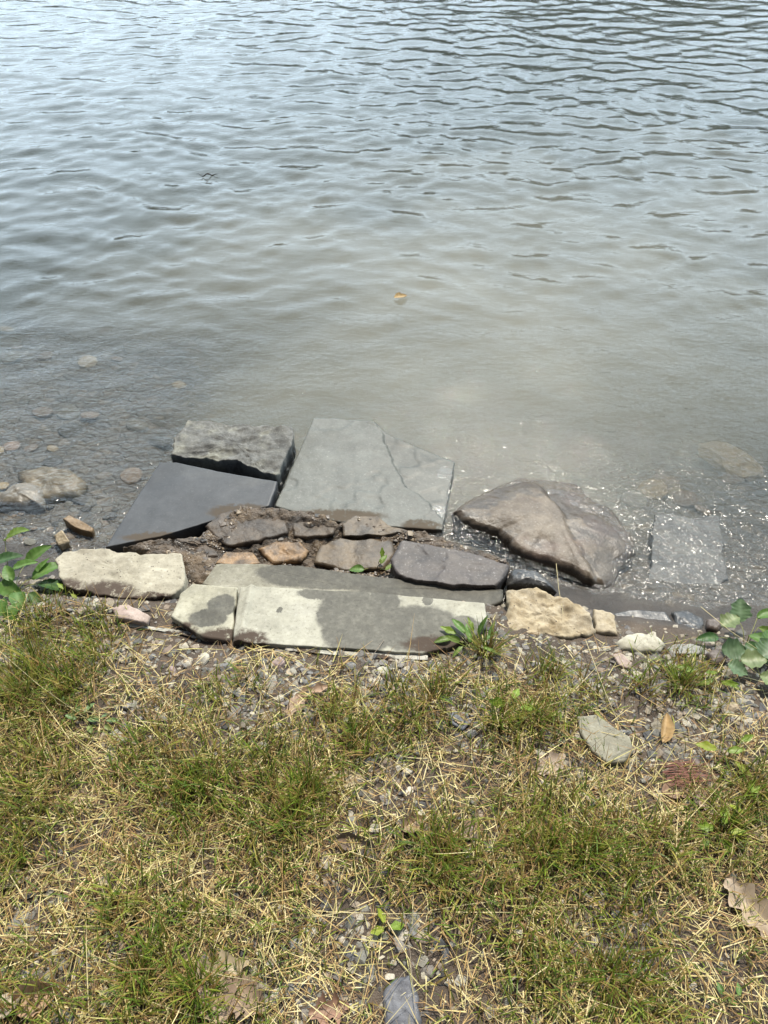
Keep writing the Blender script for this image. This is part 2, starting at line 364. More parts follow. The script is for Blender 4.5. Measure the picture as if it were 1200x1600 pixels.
# ------------------------------------------------------------------ slabs, rocks and stones of a traced outline
def slab(name, label, cat, pts, z, thick, mat, tilt=(0, 0), edge=.003, rough=.002, bevel=.005, dome=0., rings=14, group=None, ds=.007, rs=22., terr=None, shape=None, zg=None):
    """A stone with the outline of the given photo pixels on the plane z + tilt; upright broken sides, softened rim, uneven top."""
    if zg is not None: z = G(*np.mean(pts, 0))[2] + zg
    p0 = np.mean([P(a, b, z) for a, b in pts], 0)
    W = []
    for a, b in pts:
        d = ray(a, b)                                # meet the tilted plane
        tpar = (z - CAM_Z - tilt[0] * p0[0] - tilt[1] * p0[1]) / (d[2] - tilt[0] * d[0] - tilt[1] * d[1])
        W.append((d[0] * tpar, d[1] * tpar))
    W = np.array(W); B = []
    if np.sum(W[:, 0] * np.roll(W[:, 1], -1) - W[:, 1] * np.roll(W[:, 0], -1)) < 0: W = W[::-1]
    for i in range(len(W)):
        a, b = W[i], W[(i + 1) % len(W)]; n = max(1, int(np.linalg.norm(b - a) / ds))
        for k in range(n): B.append(a + (b - a) * k / n)
    B = np.array(B); nx = np.roll(B, -1, 0) - np.roll(B, 1, 0); nx /= np.linalg.norm(nx, axis=1, keepdims=True) + 1e-9
    nrm = np.stack([nx[:, 1], -nx[:, 0]], -1)
    seed = (sum(map(ord, label)) % 97) * 1.7
    B = B + nrm * (edge * 1.6 * fbm(B[:, 0] * 30, B[:, 1] * 30, seed, 4, .6))[:, None]
    c = B.mean(0); N = len(B)
    size = np.linalg.norm(B - c, axis=1).mean()
    V = []; prof = [(1.0, -thick, 0), (1.0, -thick * .66, 1), (1.0, -thick * .33, 1), (1.0, -bevel, 0), (1 - bevel * .35 / size, -bevel * .3, 0), (1 - bevel / size, 0, 0)]
    for f in np.linspace(1 - bevel / size - .02, .0, rings)[:-1]: prof.append((f, 0, 2))
    for k, (f, dz, ty) in enumerate(prof):
        q = c + (B - c) * f
        if ty == 1: q = q + nrm * (edge * 1.3 * fbm(B[:, 0] * 45, B[:, 1] * 45, seed + k * 3.1, 3))[:, None] - nrm * edge * .6
        top = rough * fbm(q[:, 0] * rs, q[:, 1] * rs, seed, 5, .55)
        if terr: # cleft layers
            lev = fbm(q[:, 0] * terr[1], q[:, 1] * terr[1], seed + 5, 4) * terr[2]
            fl_ = np.floor(lev); top = top + terr[0] * (fl_ + sstep(.80, 1., lev - fl_))
        if dome: top = top + dome * (1 - min(1, f) ** 2.2) - dome * .0
        if shape is not None: top = top + shape(q[:, 0], q[:, 1], f)
        zz = z + tilt[0] * (q[:, 0] - p0[0]) + tilt[1] * (q[:, 1] - p0[1]) + dz + (top if dz > -thick * .3 else top * .5)
        V.append(np.stack([q[:, 0], q[:, 1], zz], -1))
    nrw = len(V); V = np.concatenate(V); cz = V[-N:, 2].mean()
    V = np.concatenate([V, [[c[0], c[1], cz]]])
    Fq = [list(f) for f in grid_faces(nrw, N, True)]
    last = (nrw - 1) * N
    Fq += [[last + i, last + (i + 1) % N, len(V) - 1] for i in range(N)] + [list(range(N - 1, -1, -1))]
    base = np.array([c[0], c[1], z - thick]); V = V - base
    o = make(name, V, Fq, mat, base)
    return tag(o, label, cat, group)
def blob(px, py, rx, ry, z):
    p = P(px, py, z); k = (p[1] * CP + (CAM_Z - z) * SP) / F
    return (p[0], p[1], rx * k, ry * k * 1.3)

G1 = 'stone slabs of the lakeside steps'
m_A = stone_mat('cleft_grey_stone', (.085, .083, .076), (.15, .147, .132), 17, .75, .9, c3=(.19, .185, .15))
slab('stone_slab', 'rough cleft grey slab standing out of the water behind the smooth black slab', 'stone slab',
     [(292,655),(322,656),(347,661),(385,666),(425,665),(457,667),(459,685),(449,711),(437,737),(430,742),(390,727),(370,718),(320,715),(267,710),(272,685)],
     .046, .09, m_A, edge=.006, rough=.011, terr=(.004, 9, 3.), group=G1, rings=22, bevel=.006)
m_B = stone_mat('dark_slate', (.036, .038, .041), (.052, .054, .057), 8, .5, .14, fine=.2, c3=(.062, .063, .062), mud=[blob(375,800,48,13,.04), blob(250,838,60,8,.04)], mudc=(.07, .055, .04))
slab('stone_slab', 'smooth blackish slate slab with a pointed left corner beside the mud', 'stone slab',
     [(250,722),(275,722),(350,738),(433,752),(430,765),(420,790),(346,812),(330,814),(250,838),(165,855),(205,790)],
     .040, .065, m_B, tilt=(.02, .01), edge=.0012, rough=.0012, bevel=.003, group=G1, rs=9)
m_C = stone_mat('greenish_grey_flagstone', (.098, .101, .088), (.126, .129, .112), 6, .55, .25, fine=.7, c3=(.088, .088, .072), mud=[blob(520,808,80,10,.01), blob(660,822,30,10,.01)], mudc=(.075, .058, .04), waterline=.010, wetk=.80)
def layer_edge(x, y, f):
    A = [P(*q, .01) for q in ((585, 655), (612, 720), (640, 760), (668, 785), (700, 815))]; d = -9.
    for a, b in zip(A[:-1], A[1:]):
        s = ((y - a[1]) * (b[0] - a[0]) - (x - a[0]) * (b[1] - a[1])) / math.hypot(b[0] - a[0], b[1] - a[1])
        d = s if isinstance(d, float) else np.where(y < a[1], s, d)
    d = d + .022 * fbm(x * 11, y * 11, 4., 4)
    return -.009 * sstep(-.004, .004, d)
slab('stone_slab', 'largest flat greenish grey slab at the water edge with a film of water', 'stone slab',
     [(490,652),(522,652),(590,659),(602,672),(625,684),(650,694),(680,706),(711,719),(702,765),(691,828),(597,822),(500,812),(429,790),(460,720)],
     .014, .075, m_C, tilt=(-.018, -.004), edge=.002, rough=.003, bevel=.004, terr=(.0022, 4.3, 2.2), group=G1, rings=70, rs=7, shape=layer_edge, ds=.005)
m_D = stone_mat('wet_step_stone', (.22, .205, .155), (.29, .27, .21), 9, .8, .35, wet=[blob(560,905,150,16,.09), blob(470,893,70,17,.09), blob(690,925,140,22,.09)], wetk=.25, wetro=.65)
slab('stone_slab', 'long wet step slab between the mud and the pale front step', 'stone slab',
     [(315,912),(337,881),(385,880),(470,884),(565,898),(680,911),(750,921),(787,921),(785,938),(774,945),(700,952),(500,940),(380,930)],
     .088, .07, m_D, edge=.0022, rough=.0018, bevel=.004, group=G1)
m_E = stone_mat('purple_black_stone', (.045, .038, .036), (.075, .062, .056), 13, .55, .55, c3=(.09, .075, .065))
slab('stone_slab', 'dark purplish brown slab with a cracked top at the right end of the mud', 'stone slab',
     [(627,842),(650,846),(732,861),(797,883),(788,902),(776,914),(710,914),(650,905),(622,896),(609,872)],
     .105, .07, m_E, tilt=(-.01, .0), edge=.004, rough=.004, bevel=.005, terr=(.003, 9, 2.), group=G1)
wetF = [blob(545,962,50,40,.15), blob(500,930,34,11,.15), blob(560,985,60,40,.15), blob(650,985,75,34,.15), blob(600,945,26,22,.15), blob(720,985,40,18,.15), blob(439,958,5,4,.15), blob(500,964,5,5,.15), blob(508,947,4,4,.15), blob(668,942,9,7,.15)]
m_F = stone_mat('pale_step_stone', (.325, .308, .244), (.41, .389, .31), 8, .82, .3, wet=wetF, wetk=.24, wetro=.65, c3=(.39, .37, .305),
                mud=[blob(690,1010,60,12,.15), blob(390,1010,30,20,.15)])
def lip(x, y, f): # raised rounded ridge along the left edge of the front slab
    a = P(384, 965, .15); return .009 * np.exp(-((x - a[0] - .05 * (y - a[1])) / .010) ** 2)
slab('stone_slab', 'pale front step slab with a large wet stain and a raised rib at left', 'stone slab',
     [(375,917),(395,916),(500,921),(600,927),(757,942),(762,968),(745,992),(700,1012),(660,1021),(560,1015),(450,1008),(364,1003),(368,960)],
     .160, .085, m_F, edge=.0016, rough=.0016, bevel=.004, group=G1, rings=60, shape=lip, ds=.005)
m_F1 = stone_mat('pale_step_end_stone', (.33, .31, .235), (.42, .395, .30), 9, .82, .35, wet=[blob(347,948,22,17,.15), blob(325,968,30,13,.15)], wetk=.2, wetro=.6,
                 mud=[blob(350,995,38,11,.15), blob(288,990,20,14,.15)])
slab('stone_slab', 'short pale slab with a dark damp patch left of the raised rib', 'stone slab',
     [(266,962),(282,926),(300,911),(371,917),(366,960),(361,1003),(318,996)], .156, .08, m_F1, edge=.0025, rough=.002, bevel=.006, group=G1)
m_H = stone_mat('cream_stone', (.31, .278, .208), (.40, .363, .278), 8, .9, .7, speck=90, mud=[blob(165,930,46,24,.12), blob(100,925,26,22,.12), blob(240,938,40,12,.12)], c3=(.33, .295, .225))
slab('stone_slab', 'cream coloured slab half buried in soil beside the leafy weed', 'stone slab',
     [(84,872),(97,861),(133,857),(167,858),(182,863),(283,865),(288,887),(289,914),(267,932),(207,936),(150,930),(98,915)],
     .118, .09, m_H, edge=.006, rough=.007, bevel=.005, group=G1, rs=16, terr=(.003, 8, 2.2))
m_K = stone_mat('wet_dark_stone', (.035, .035, .036), (.06, .058, .056), 16, .3, .6)
slab('stone_slab', 'low wet blackish slab at the water edge behind the small white rock', 'stone slab',
     [(958,958),(985,952),(1040,955),(1053,973),(1049,1003),(1010,1000),(966,992)], .035, .08, m_K, edge=.003, rough=.004, group=G1)
m_N = stone_mat('drowned_grey_stone', (.04, .038, .032), (.08, .076, .062), 14, .5, .8, fine=.3)
slab('stone_slab', 'rectangular grey slab drowned under rippling water right of the boulder', 'stone slab',
     [(1022,803),(1045,799),(1088,808),(1122,804),(1131,830),(1129,868),(1139,905),(1118,924),(1080,928),(1044,942),(1020,936),(1012,905),(1018,858)], -.055, .08, m_N, tilt=(0, -.04), edge=.009, rough=.004, group=G1, rings=20)

def bstep(x, y, f):
    a = P(878, 800, .04); b = P(940, 900, .04)
    s = (x - a[0]) * (b[1] - a[1]) - (y - a[1]) * (b[0] - a[0])
    s = s / math.hypot(b[0] - a[0], b[1] - a[1]) + .02 * fbm(x * 14, y * 14, 3., 3)
    right = sstep(.012, -.012, s)
    c2 = P(850, 840, .04)
    low = .010 * np.exp(-(((x - c2[0]) / .05) ** 2 + ((y - c2[1]) / .03) ** 2))
    return -.018 * right - low + .006 * fbm(x * 6, y * 6, 2., 3)
m_M = stone_mat('brown_boulder_stone', (.105, .080, .056), (.175, .14, .10), 11, .5, 1., c3=(.14, .10, .075), waterline=.020, wetk=.55, wetro=.3)
slab('boulder', 'large brown boulder washed by wavelets in the shallow water', 'boulder',
     [(705,799),(719,785),(765,762),(801,748),(824,741),(870,741),(902,746),(934,776),(962,790),(994,831),(996,854),(971,880),(962,904),(948,910),(915,900),(888,888),(850,874),(810,860),(778,832),(732,817)],
     .002, .16, m_M, tilt=(-.04, -.11), edge=.008, rough=.010, bevel=.022, dome=.036, rings=40, shape=bstep, rs=9)

G2 = 'loose rocks along the water edge'
m_I = stone_mat('tan_sandstone', (.30, .23, .135), (.40, .33, .22), 16, .9, 1., speck=70, c3=(.36, .30, .21))
slab('rock', 'blocky tan sandstone rock at the right end of the pale step', 'rock',
     [(792,920),(806,918),(833,918),(865,927),(907,945),(926,966),(928,988),(879,994),(820,992),(787,984)], .130, .10, m_I, edge=.010, rough=.016, bevel=.007, dome=.004, terr=(.004, 12, 2.5), group=G2, rings=20)
slab('rock', 'narrow tan rock leaning against the blocky sandstone rock', 'rock',
     [(927,950),(943,950),(961,961),(965,991),(940,989),(930,985)], .108, .08, m_I, edge=.006, rough=.010, bevel=.006, dome=.004, group=G2)
m_J = stone_mat('chalky_stone', (.35, .32, .24), (.45, .42, .335), 14, .92, .6)
slab('rock', 'small chalky white rock between the wet slab and the gravel', 'rock',
     [(962,1002),(978,991),(1005,989),(1026,992),(1042,1006),(1036,1018),(1000,1020),(971,1014)], .105, .06, m_J, zg=.024, edge=.004, rough=.005, bevel=.009, dome=.008, group=G2)
m_P = stone_mat('pinkish_stone', (.33, .25, .21), (.42, .33, .28), 14, .85, .5)
slab('rock', 'flat pinkish rock in the gravel below the cream slab', 'rock',
     [(173,950),(185,945),(200,944),(220,953),(234,961),(230,973),(200,970),(180,966)], .150, .05, m_P, zg=.014, edge=.003, rough=.004, bevel=.007, dome=.004, group=G2)
m_g = stone_mat('grey_flat_stone', (.24, .235, .21), (.31, .30, .26), 10, .8, .4)
slab('rock', 'thin grey rock lying in gravel right of the chalky white rock', 'rock',
     [(1041,1012),(1055,1005),(1080,1004),(1101,1012),(1095,1022),(1050,1022)], .100, .045, m_g, zg=.015, edge=.003, rough=.004, bevel=.005, group=G2)
slab('rock', 'pointed pinkish brown rock lying in gravel right of centre', 'rock',
     [(957,1022),(970,1019),(989,1035),(985,1045),(968,1040)], .128, .03, m_P, zg=.016, edge=.002, rough=.003, bevel=.004, group=G2)
m_br = stone_mat('brown_wet_stone', (.075, .055, .045), (.13, .10, .08), 14, .5, .7)
slab('rock', 'brown rock at the water edge beside the round leaved weed', 'rock', [(1105,965),(1125,963),(1128,978),(1122,985),(1106,980)], .075, .07, m_br, zg=.03, edge=.004, rough=.006, bevel=.008, group=G2)
slab('rock', 'dark angular rock with a pale top edge under the round leaved weed', 'rock', [(1103,1021),(1120,1011),(1133,1019),(1135,1034),(1115,1040)], .128, .05, m_br, zg=.028, edge=.003, rough=.004, bevel=.006, dome=.01, group=G2)
slab('rock', 'wet black rock wedged between the purplish slab and the sandstone rock', 'rock',
     [(792,913),(801,888),(833,890),(856,905),(872,922),(850,920),(830,914)], .075, .09, m_K, edge=.006, rough=.010, bevel=.01, dome=.01, group=G2)
slab('rock', 'low wet black rock with cracks left of the round leaved weed', 'rock',
     [(1052,955),(1075,950),(1100,962),(1104,985),(1085,1000),(1060,1003),(1054,980)], .035, .08, m_K, edge=.006, rough=.010, bevel=.01, dome=.006, group=G2)
m_O = stone_mat('olive_stone', (.085, .066, .034), (.13, .10, .055), 10, .5, .5)
slab('rock', 'rounded olive rock just under the water left of the slate slab', 'rock',
     [(23,735),(67,726),(110,732),(135,750),(123,772),(78,780),(40,775)], -.022, .10, m_O, tilt=(0, -.02), edge=.006, rough=.012, bevel=.02, dome=.012, group=G2)
m_O2 = stone_mat('pale_lake_stone', (.10, .085, .062), (.16, .138, .105), 10, .4, .5)
slab('rock', 'pale rounded rock breaking the surface at the left edge of the water', 'rock',
     [(-20,775),(0,768),(30,750),(53,750),(70,763),(67,787),(30,790),(-20,790)], -.008, .10, m_O2, edge=.006, rough=.010, bevel=.02, dome=.014, group=G2)
slab('rock', 'thin rusty edged stone plate tilted in the shallows left of the slate slab', 'rock',
     [(97,810),(107,804),(120,809),(147,825),(143,832),(117,824)], .020, .05, stone_mat('rusty_stone', (.16, .10, .045), (.24, .17, .10), 20, .5, .6), tilt=(0, .12), edge=.003, rough=.004, bevel=.004, group=G2)
slab('rock', 'small pitted tan rock in the shallows above the cream slab', 'rock',
     [(82,835),(97,828),(108,843),(90,850)], .035, .06, stone_mat('pitted_stone', (.24, .19, .12), (.36, .29, .19), 40, .9, 1., speck=160), edge=.005, rough=.012, bevel=.006, group=G2)
slab('rock', 'flat grey buff rock lying on the gravel amid the dry grass', 'rock',
     [(902,1118),(932,1116),(960,1136),(984,1150),(990,1172),(976,1190),(948,1191),(926,1174),(908,1146)], .172, .035, stone_mat('buff_stone', (.22, .205, .155), (.27, .25, .185), 12, .85, .7), zg=.020, edge=.002, rough=.002, bevel=.005, group=G2)
slab('rock', 'dark slate rock crossed by straws at the bottom of the grass', 'rock',
     [(598,1550),(612,1528),(640,1520),(655,1560),(662,1610),(600,1612)], .232, .05, stone_mat('dark_ground_stone', (.07, .07, .08), (.13, .13, .14), 18, .6, .6), zg=.009, edge=.006, rough=.008, bevel=.008, dome=.005, group=G2)
slab('rock', 'dark shale rock with a tan leaf scrap on it in the gravel patch', 'rock',
     [(702,1115),(712,1111),(730,1112),(737,1128),(722,1141),(704,1130)], .168, .03, stone_mat('slate_chip', (.10, .105, .12), (.17, .17, .18), 18, .6, .5), zg=.012, edge=.003, rough=.003, bevel=.004, group=G2)
m_w = stone_mat('white_edging_stone', (.36, .34, .28), (.52, .50, .43), 30, .85, .8, mud=[blob(480,1018,22,6,.15), blob(590,1028,26,5,.15), blob(270,985,30,5,.15)])
slab('stone_edging', 'thin white edging strip along the foot of the pale front step', 'edging stone',
     [(445,1011),(560,1018),(668,1024),(668,1031),(560,1027),(500,1021),(445,1016)], .152, .05, m_w, edge=.0012, rough=.001, bevel=.002, group='white edging strips')
slab('stone_edging', 'thin crooked white edging strip in the gravel below the pinkish rock', 'edging stone',
     [(150,963),(180,968),(207,973),(250,981),(312,990),(310,995),(250,986),(205,979),(150,968)], .156, .03, m_w, zg=.005, edge=.0025, rough=.001, bevel=.002, group='white edging strips')

# ------------------------------------------------------------------ wet mud bank with stones bedded in it
md = Mat('wet_mud')
n1 = md.noise(22, 6, .65); n2 = md.noise(120, 5, .65); n3 = md.noise(8, 4, .6, off=(2, 3, 1))
mc = md.mix(md.rng(n1, .35, .65), (.042, .032, .023), (.115, .082, .053))
mc = md.mix(md.rng(n3, .50, .68), mc, (.135, .092, .052))
md.bsdf(mc, md.rng(md.noise(16, 3), .42, .58, .14, .6), md.bump(md.math('ADD', n1, md.math('MULTIPLY', n2, .6)), 1., .014))
def mudshape(x, y, f):
    ridge = .020 * sstep(.55, .85, f) * (1 if f < .97 else .6)
    return -.031 + ridge + .020 * fbm(x * 9, y * 9, 1., 4) + .016 * np.abs(fbm(x * 38, y * 38, 5., 3)) - (.03 if f > .99 else 0)
mo = slab('mud', 'wet brown mud bank between the slabs and the step', None,
     [(185,850),(245,842),(300,832),(322,818),(345,806),(375,788),(410,788),(470,796),(505,802),(530,815),(552,806),(580,802),(598,812),(605,822),(650,826),(700,834),(745,852),(800,876),(790,900),(720,915),(640,912),(560,900),(470,890),(385,888),(330,890),(315,912),(285,905),(283,880),(230,866)],
     .068, .12, md.m, edge=.007, rough=.004, bevel=.01, rings=50, shape=mudshape, ds=.006)
tag(mo, kind='stuff'); 
MUD = mo
G3 = 'flat stones bedded in the mud'
m_mb = stone_mat('muddy_flat_stone', (.04, .03, .021), (.085, .06, .04), 22, .5, 1., fine=.5)
m_or = stone_mat('orange_stone', (.085, .055, .032), (.28, .17, .08), 26, .5, .8)
m_ta = stone_mat('tan_wet_stone', (.07, .05, .031), (.135, .095, .053), 14, .48, .8, c3=(.06, .048, .036), fine=.5)
slab('rock', 'orange stone bedded in the middle of the mud', 'rock', [(402,856),(425,846),(470,845),(484,858),(470,876),(425,878)], .050, .04, m_or, edge=.005, rough=.009, bevel=.010, group=G3)
slab('rock', 'broad tan wet stone bedded in the mud left of the purplish slab', 'rock', [(490,878),(500,850),(530,840),(612,842),(618,866),(600,888),(540,893)], .055, .04, m_ta, edge=.006, rough=.008, bevel=.010, group=G3)
slab('rock', 'small orange stone bedded behind the left end of the long wet step', 'rock', [(335,880),(352,862),(395,863),(410,881),(370,884)], .068, .04, m_or, edge=.004, rough=.004, bevel=.006, group=G3)
slab('rock', 'mud coated brown stone bedded behind the slate slab corner', 'rock', [(318,822),(345,802),(378,792),(425,796),(446,805),(450,832),(400,846),(355,852)], .058, .04, stone_mat('muddy_stone', (.042, .031, .022), (.088, .063, .041), 22, .5, 1., fine=.5), edge=.004, rough=.006, bevel=.006, group=G3)
slab('rock', 'brown wet stone bedded along the edge of the big grey slab', 'rock', [(456,806),(500,804),(526,820),(520,834),(480,840),(458,836)], .056, .04, stone_mat('muddy_tan_stone', (.045, .033, .022), (.095, .067, .042), 22, .5, 1., fine=.5), edge=.004, rough=.006, bevel=.006, group=G3)
slab('rock', 'brown stone with a ragged edge bedded beside the big grey slab', 'rock', [(533,820),(552,806),(590,804),(606,820),(640,830),(600,837),(560,835),(536,836)], .060, .04, m_ta, edge=.006, rough=.008, bevel=.005, group=G3)

slab('rock', 'flat brown stone bedded in mud behind the cream slab', 'rock', [(250,850),(300,838),(332,852),(345,868),(300,876),(262,868)], .046, .04, m_mb, edge=.005, rough=.009, bevel=.009, group=G3)
# ------------------------------------------------------------------ gravel, pebbles and stones under water
def chip_proto(seed, rounded=False):
    r = np.random.default_rng(seed); bm = bmesh.new()
    if rounded:
        bmesh.ops.create_icosphere(bm, subdivisions=2, radius=1)
        sc = np.array([1, r.uniform(.65, .95), r.uniform(.4, .65)])
        for v in bm.verts:
            q = np.array(v.co); v.co = Vector(q * (1 + .22 * float(fbm(q[0] * 1.1 + seed, q[1] * 1.1, q[2] * 1.1, 2))) * sc)
    else:
        sc = np.array([1, r.uniform(.5, .95), r.uniform(.14, .38)])
        for _ in range(int(r.integers(12, 20))):
            q = r.normal(size=3); q /= np.linalg.norm(q); q = np.sign(q) * np.abs(q) ** .7
            bm.verts.new(Vector(q * r.uniform(.75, 1.) * sc))
        bmesh.ops.convex_hull(bm, input=bm.verts)
        loose = [v for v in bm.verts if not v.link_faces]; bmesh.ops.delete(bm, geom=loose, context='VERTS')
        bmesh.ops.bevel(bm, geom=bm.edges[:], offset=.07, segments=1, affect='EDGES', clamp_overlap=True)
    bmesh.ops.triangulate(bm, faces=bm.faces); bm.verts.index_update()
    V = np.array([v.co[:] for v in bm.verts]); Fx = np.array([[v.index for v in f.verts] for f in bm.faces]); bm.free()
    return V, Fx
CHIPS = [chip_proto(100 + k) for k in range(10)]; ROUNDS = [chip_proto(200 + k, True) for k in range(6)]
CHIPCOL = np.array([(.115, .11, .094), (.17, .16, .132), (.235, .215, .17), (.34, .30, .225), (.20, .165, .115), (.075, .07, .068), (.36, .32, .25), (.25, .195, .14), (.14, .12, .10), (.19, .17, .15)])
pm = Mat('gravel_chips'); va = pm.n('VertexColor', layer_name='Col')
nz = pm.noise(300, 3, .6); pc = pm.mix(pm.rng(nz, .3, .7), pm.mix(1., va.outputs[0], (.65, .65, .65), 'MULTIPLY'), va.outputs[0])
pm.bsdf(pc, .78, pm.bump(nz, .4, .004))
BARE = [(610,1200,75),(720,1120,60),(960,1080,130),(1080,1130,110),(930,1420,55),(960,1480,60),(470,1080,90),(300,1040,110),(390,1120,60),(600,1060,120),(560,1440,60),(650,1490,60),(630,1560,70),(380,1540,80),(490,1580,60),(50,1430,35),(90,1530,60),(180,1490,45),(750,1290,45),(1130,1030,60),(850,1040,90),(1010,1180,70),(210,1120,45),(520,1380,45),(870,1190,40)]
BARE = [(*G(a, b)[:2], r * mpp(a, b)) for a, b, r in BARE]
CLUMP = [(620,1088,34),(700,1065,30),(850,1062,36),(920,1090,36),(150,990,40),(60,985,50),(330,1095,30),(1000,1075,30),(390,1060,24),(80,1060,80),(140,1040,50),(230,1180,70),(310,1240,90),(430,1270,110),(480,1230,70),(60,1240,80),(560,1150,70),(520,1120,45),(250,1500,110),(330,1560,80),(700,1350,80),(860,1320,110),(930,1340,110),(780,1130,50),(690,1090,40),(1140,1290,70),(1070,1060,55),(860,1120,60),(20,1330,60),(200,1420,70),(1000,1560,80),(820,1480,60),(60,1590,70),(640,1130,50),(1180,1240,60),(850,1530,60),(1040,1330,60),(420,1180,60)]
CLUMP = [(*G(a, b)[:2], r * mpp(a, b)) for a, b, r in CLUMP]
def field(x, y, spots):
    d = np.zeros_like(x)
    for (a, b, r) in spots: d = np.maximum(d, np.exp(-((x - a) ** 2 + ((y - b) / 1.25) ** 2) / (r * r * .8)))
    return d
def inside_slabs(x, y):                            # keeps loose stones off the step and the cream slab
    m = np.zeros(x.shape, bool)
    for poly in ([(266,962),(290,915),(375,912),(757,938),(765,968),(745,1000),(668,1029),(445,1016),(318,1000)], [(84,872),(133,857),(283,865),(289,914),(207,936),(98,915)],
                 [(787,984),(792,918),(865,925),(965,955),(966,991)], [(902,1118),(948,1136),(988,1165),(955,1190)], [(598,1550),(640,1515),(665,1612),(600,1612)]):
        W = np.array([P(a, b, .15)[:2] for a, b in poly]); c = np.zeros(x.shape, bool)
        for i in range(len(W)):
            (x1, y1), (x2, y2) = W[i], W[i - 1]
            c ^= ((y1 > y) != (y2 > y)) & (x < (x2 - x1) * (y - y1) / (y2 - y1 + 1e-12) + x1)
        m |= c
    return m
def merge(protos, pos, size, cols, tiltmax=.5):
    Vs, Fs, Cs, n = [], [], [], 0
    which = rng.integers(0, len(protos), len(pos))
    for k, (pv, pf) in enumerate(protos):
        ii = np.where(which == k)[0]
        if not len(ii): continue
        yaw = rng.uniform(0, 6.28, len(ii)); a = rng.normal(0, tiltmax * .5, len(ii))
        q = pv[None] * size[ii][:, None, None]
        ca, sa = np.cos(a)[:, None], np.sin(a)[:, None]
        y_, z_ = q[..., 1] * ca - q[..., 2] * sa, q[..., 1] * sa + q[..., 2] * ca
        cy, sy = np.cos(yaw)[:, None], np.sin(yaw)[:, None]
        x2, y2 = q[..., 0] * cy - y_ * sy, q[..., 0] * sy + y_ * cy
        v = np.stack([x2, y2, z_], -1) + pos[ii][:, None]
        Vs.append(v.reshape(-1, 3)); Fs.append((pf[None] + (np.arange(len(ii)) * len(pv))[:, None, None]).reshape(-1, 3) + n)
        Cs.append(np.repeat(cols[ii], len(pv), 0)); n += len(ii) * len(pv)
    return np.concatenate(Vs), np.concatenate(Fs), np.concatenate(Cs)
def shore_t(x, y): return np.interp(x, _ysx, _ysy) - y
n = 95000; x = rng.uniform(-1.75, 1.75, n); y = rng.uniform(.05, 1.5, n); t = shore_t(x, y)
strip = sstep(.10, .2, t) * sstep(.72, .5, t + .06 * fbm(x * 5, y * 5, 3., 3)) * (.55 + .45 * sstep(-.1, .25, fbm(x * 8, y * 8, 6., 2)))
dens = np.clip(np.maximum(.8 * strip, .8 * field(x, y, BARE)) + .04, 0, 1) * (.35 + .65 * sstep(-.25, .2, fbm(x * 9, y * 9, 31., 3)))
ok = (rng.random(n) < dens) & ~inside_slabs(x, y) & (t > .1)
x, y = x[ok], y[ok]; size = np.clip(rng.lognormal(math.log(.0044), .65, len(x)), .0016, .017)
V, Fx, Cc = merge(CHIPS, np.stack([x, y, H(x, y) + size * .12], -1), size, CHIPCOL[rng.integers(0, 10, len(x))] * rng.uniform(.75, 1.3, (len(x), 1)))
tag(make('gravel', V, Fx, pm.m, col=Cc, smooth=False), 'small grey and brown gravel chips in the soil below the steps', kind='stuff')

from mathutils.bvhtree import BVHTree
mv = [v.co + MUD.location for v in MUD.data.vertices]; bvh = BVHTree.FromPolygons(mv, [list(f.vertices) for f in MUD.data.polygons])
gp = []
while len(gp) < 1500:
    q = P(rng.uniform(185, 800), rng.uniform(785, 912), .06)
    if float(fbm(q[0] * 14, q[1] * 14, 3., 2)) < .02: continue
    h_ = bvh.ray_cast(Vector((q[0], q[1], 1)), Vector((0, 0, -1)))
    if h_[0] is not None: gp.append(h_[0][:])
gp = np.array(gp); gs = np.clip(rng.lognormal(math.log(.0038), .6, len(gp)), .0016, .014)
V, Fx, Cc = merge(CHIPS, gp, gs, np.array([(.035, .027, .02), (.07, .05, .034), (.12, .085, .05), (.17, .125, .075)])[rng.integers(0, 4, len(gp))])
gm = Mat('wet_grit'); gm.bsdf(gm.n('VertexColor', layer_name='Col').outputs[0], .42, None, .4)
tag(make('mud_grit', V, Fx, gm.m, col=Cc, smooth=False), 'wet brown grit and crumbs stuck in the mud bank', kind='stuff')

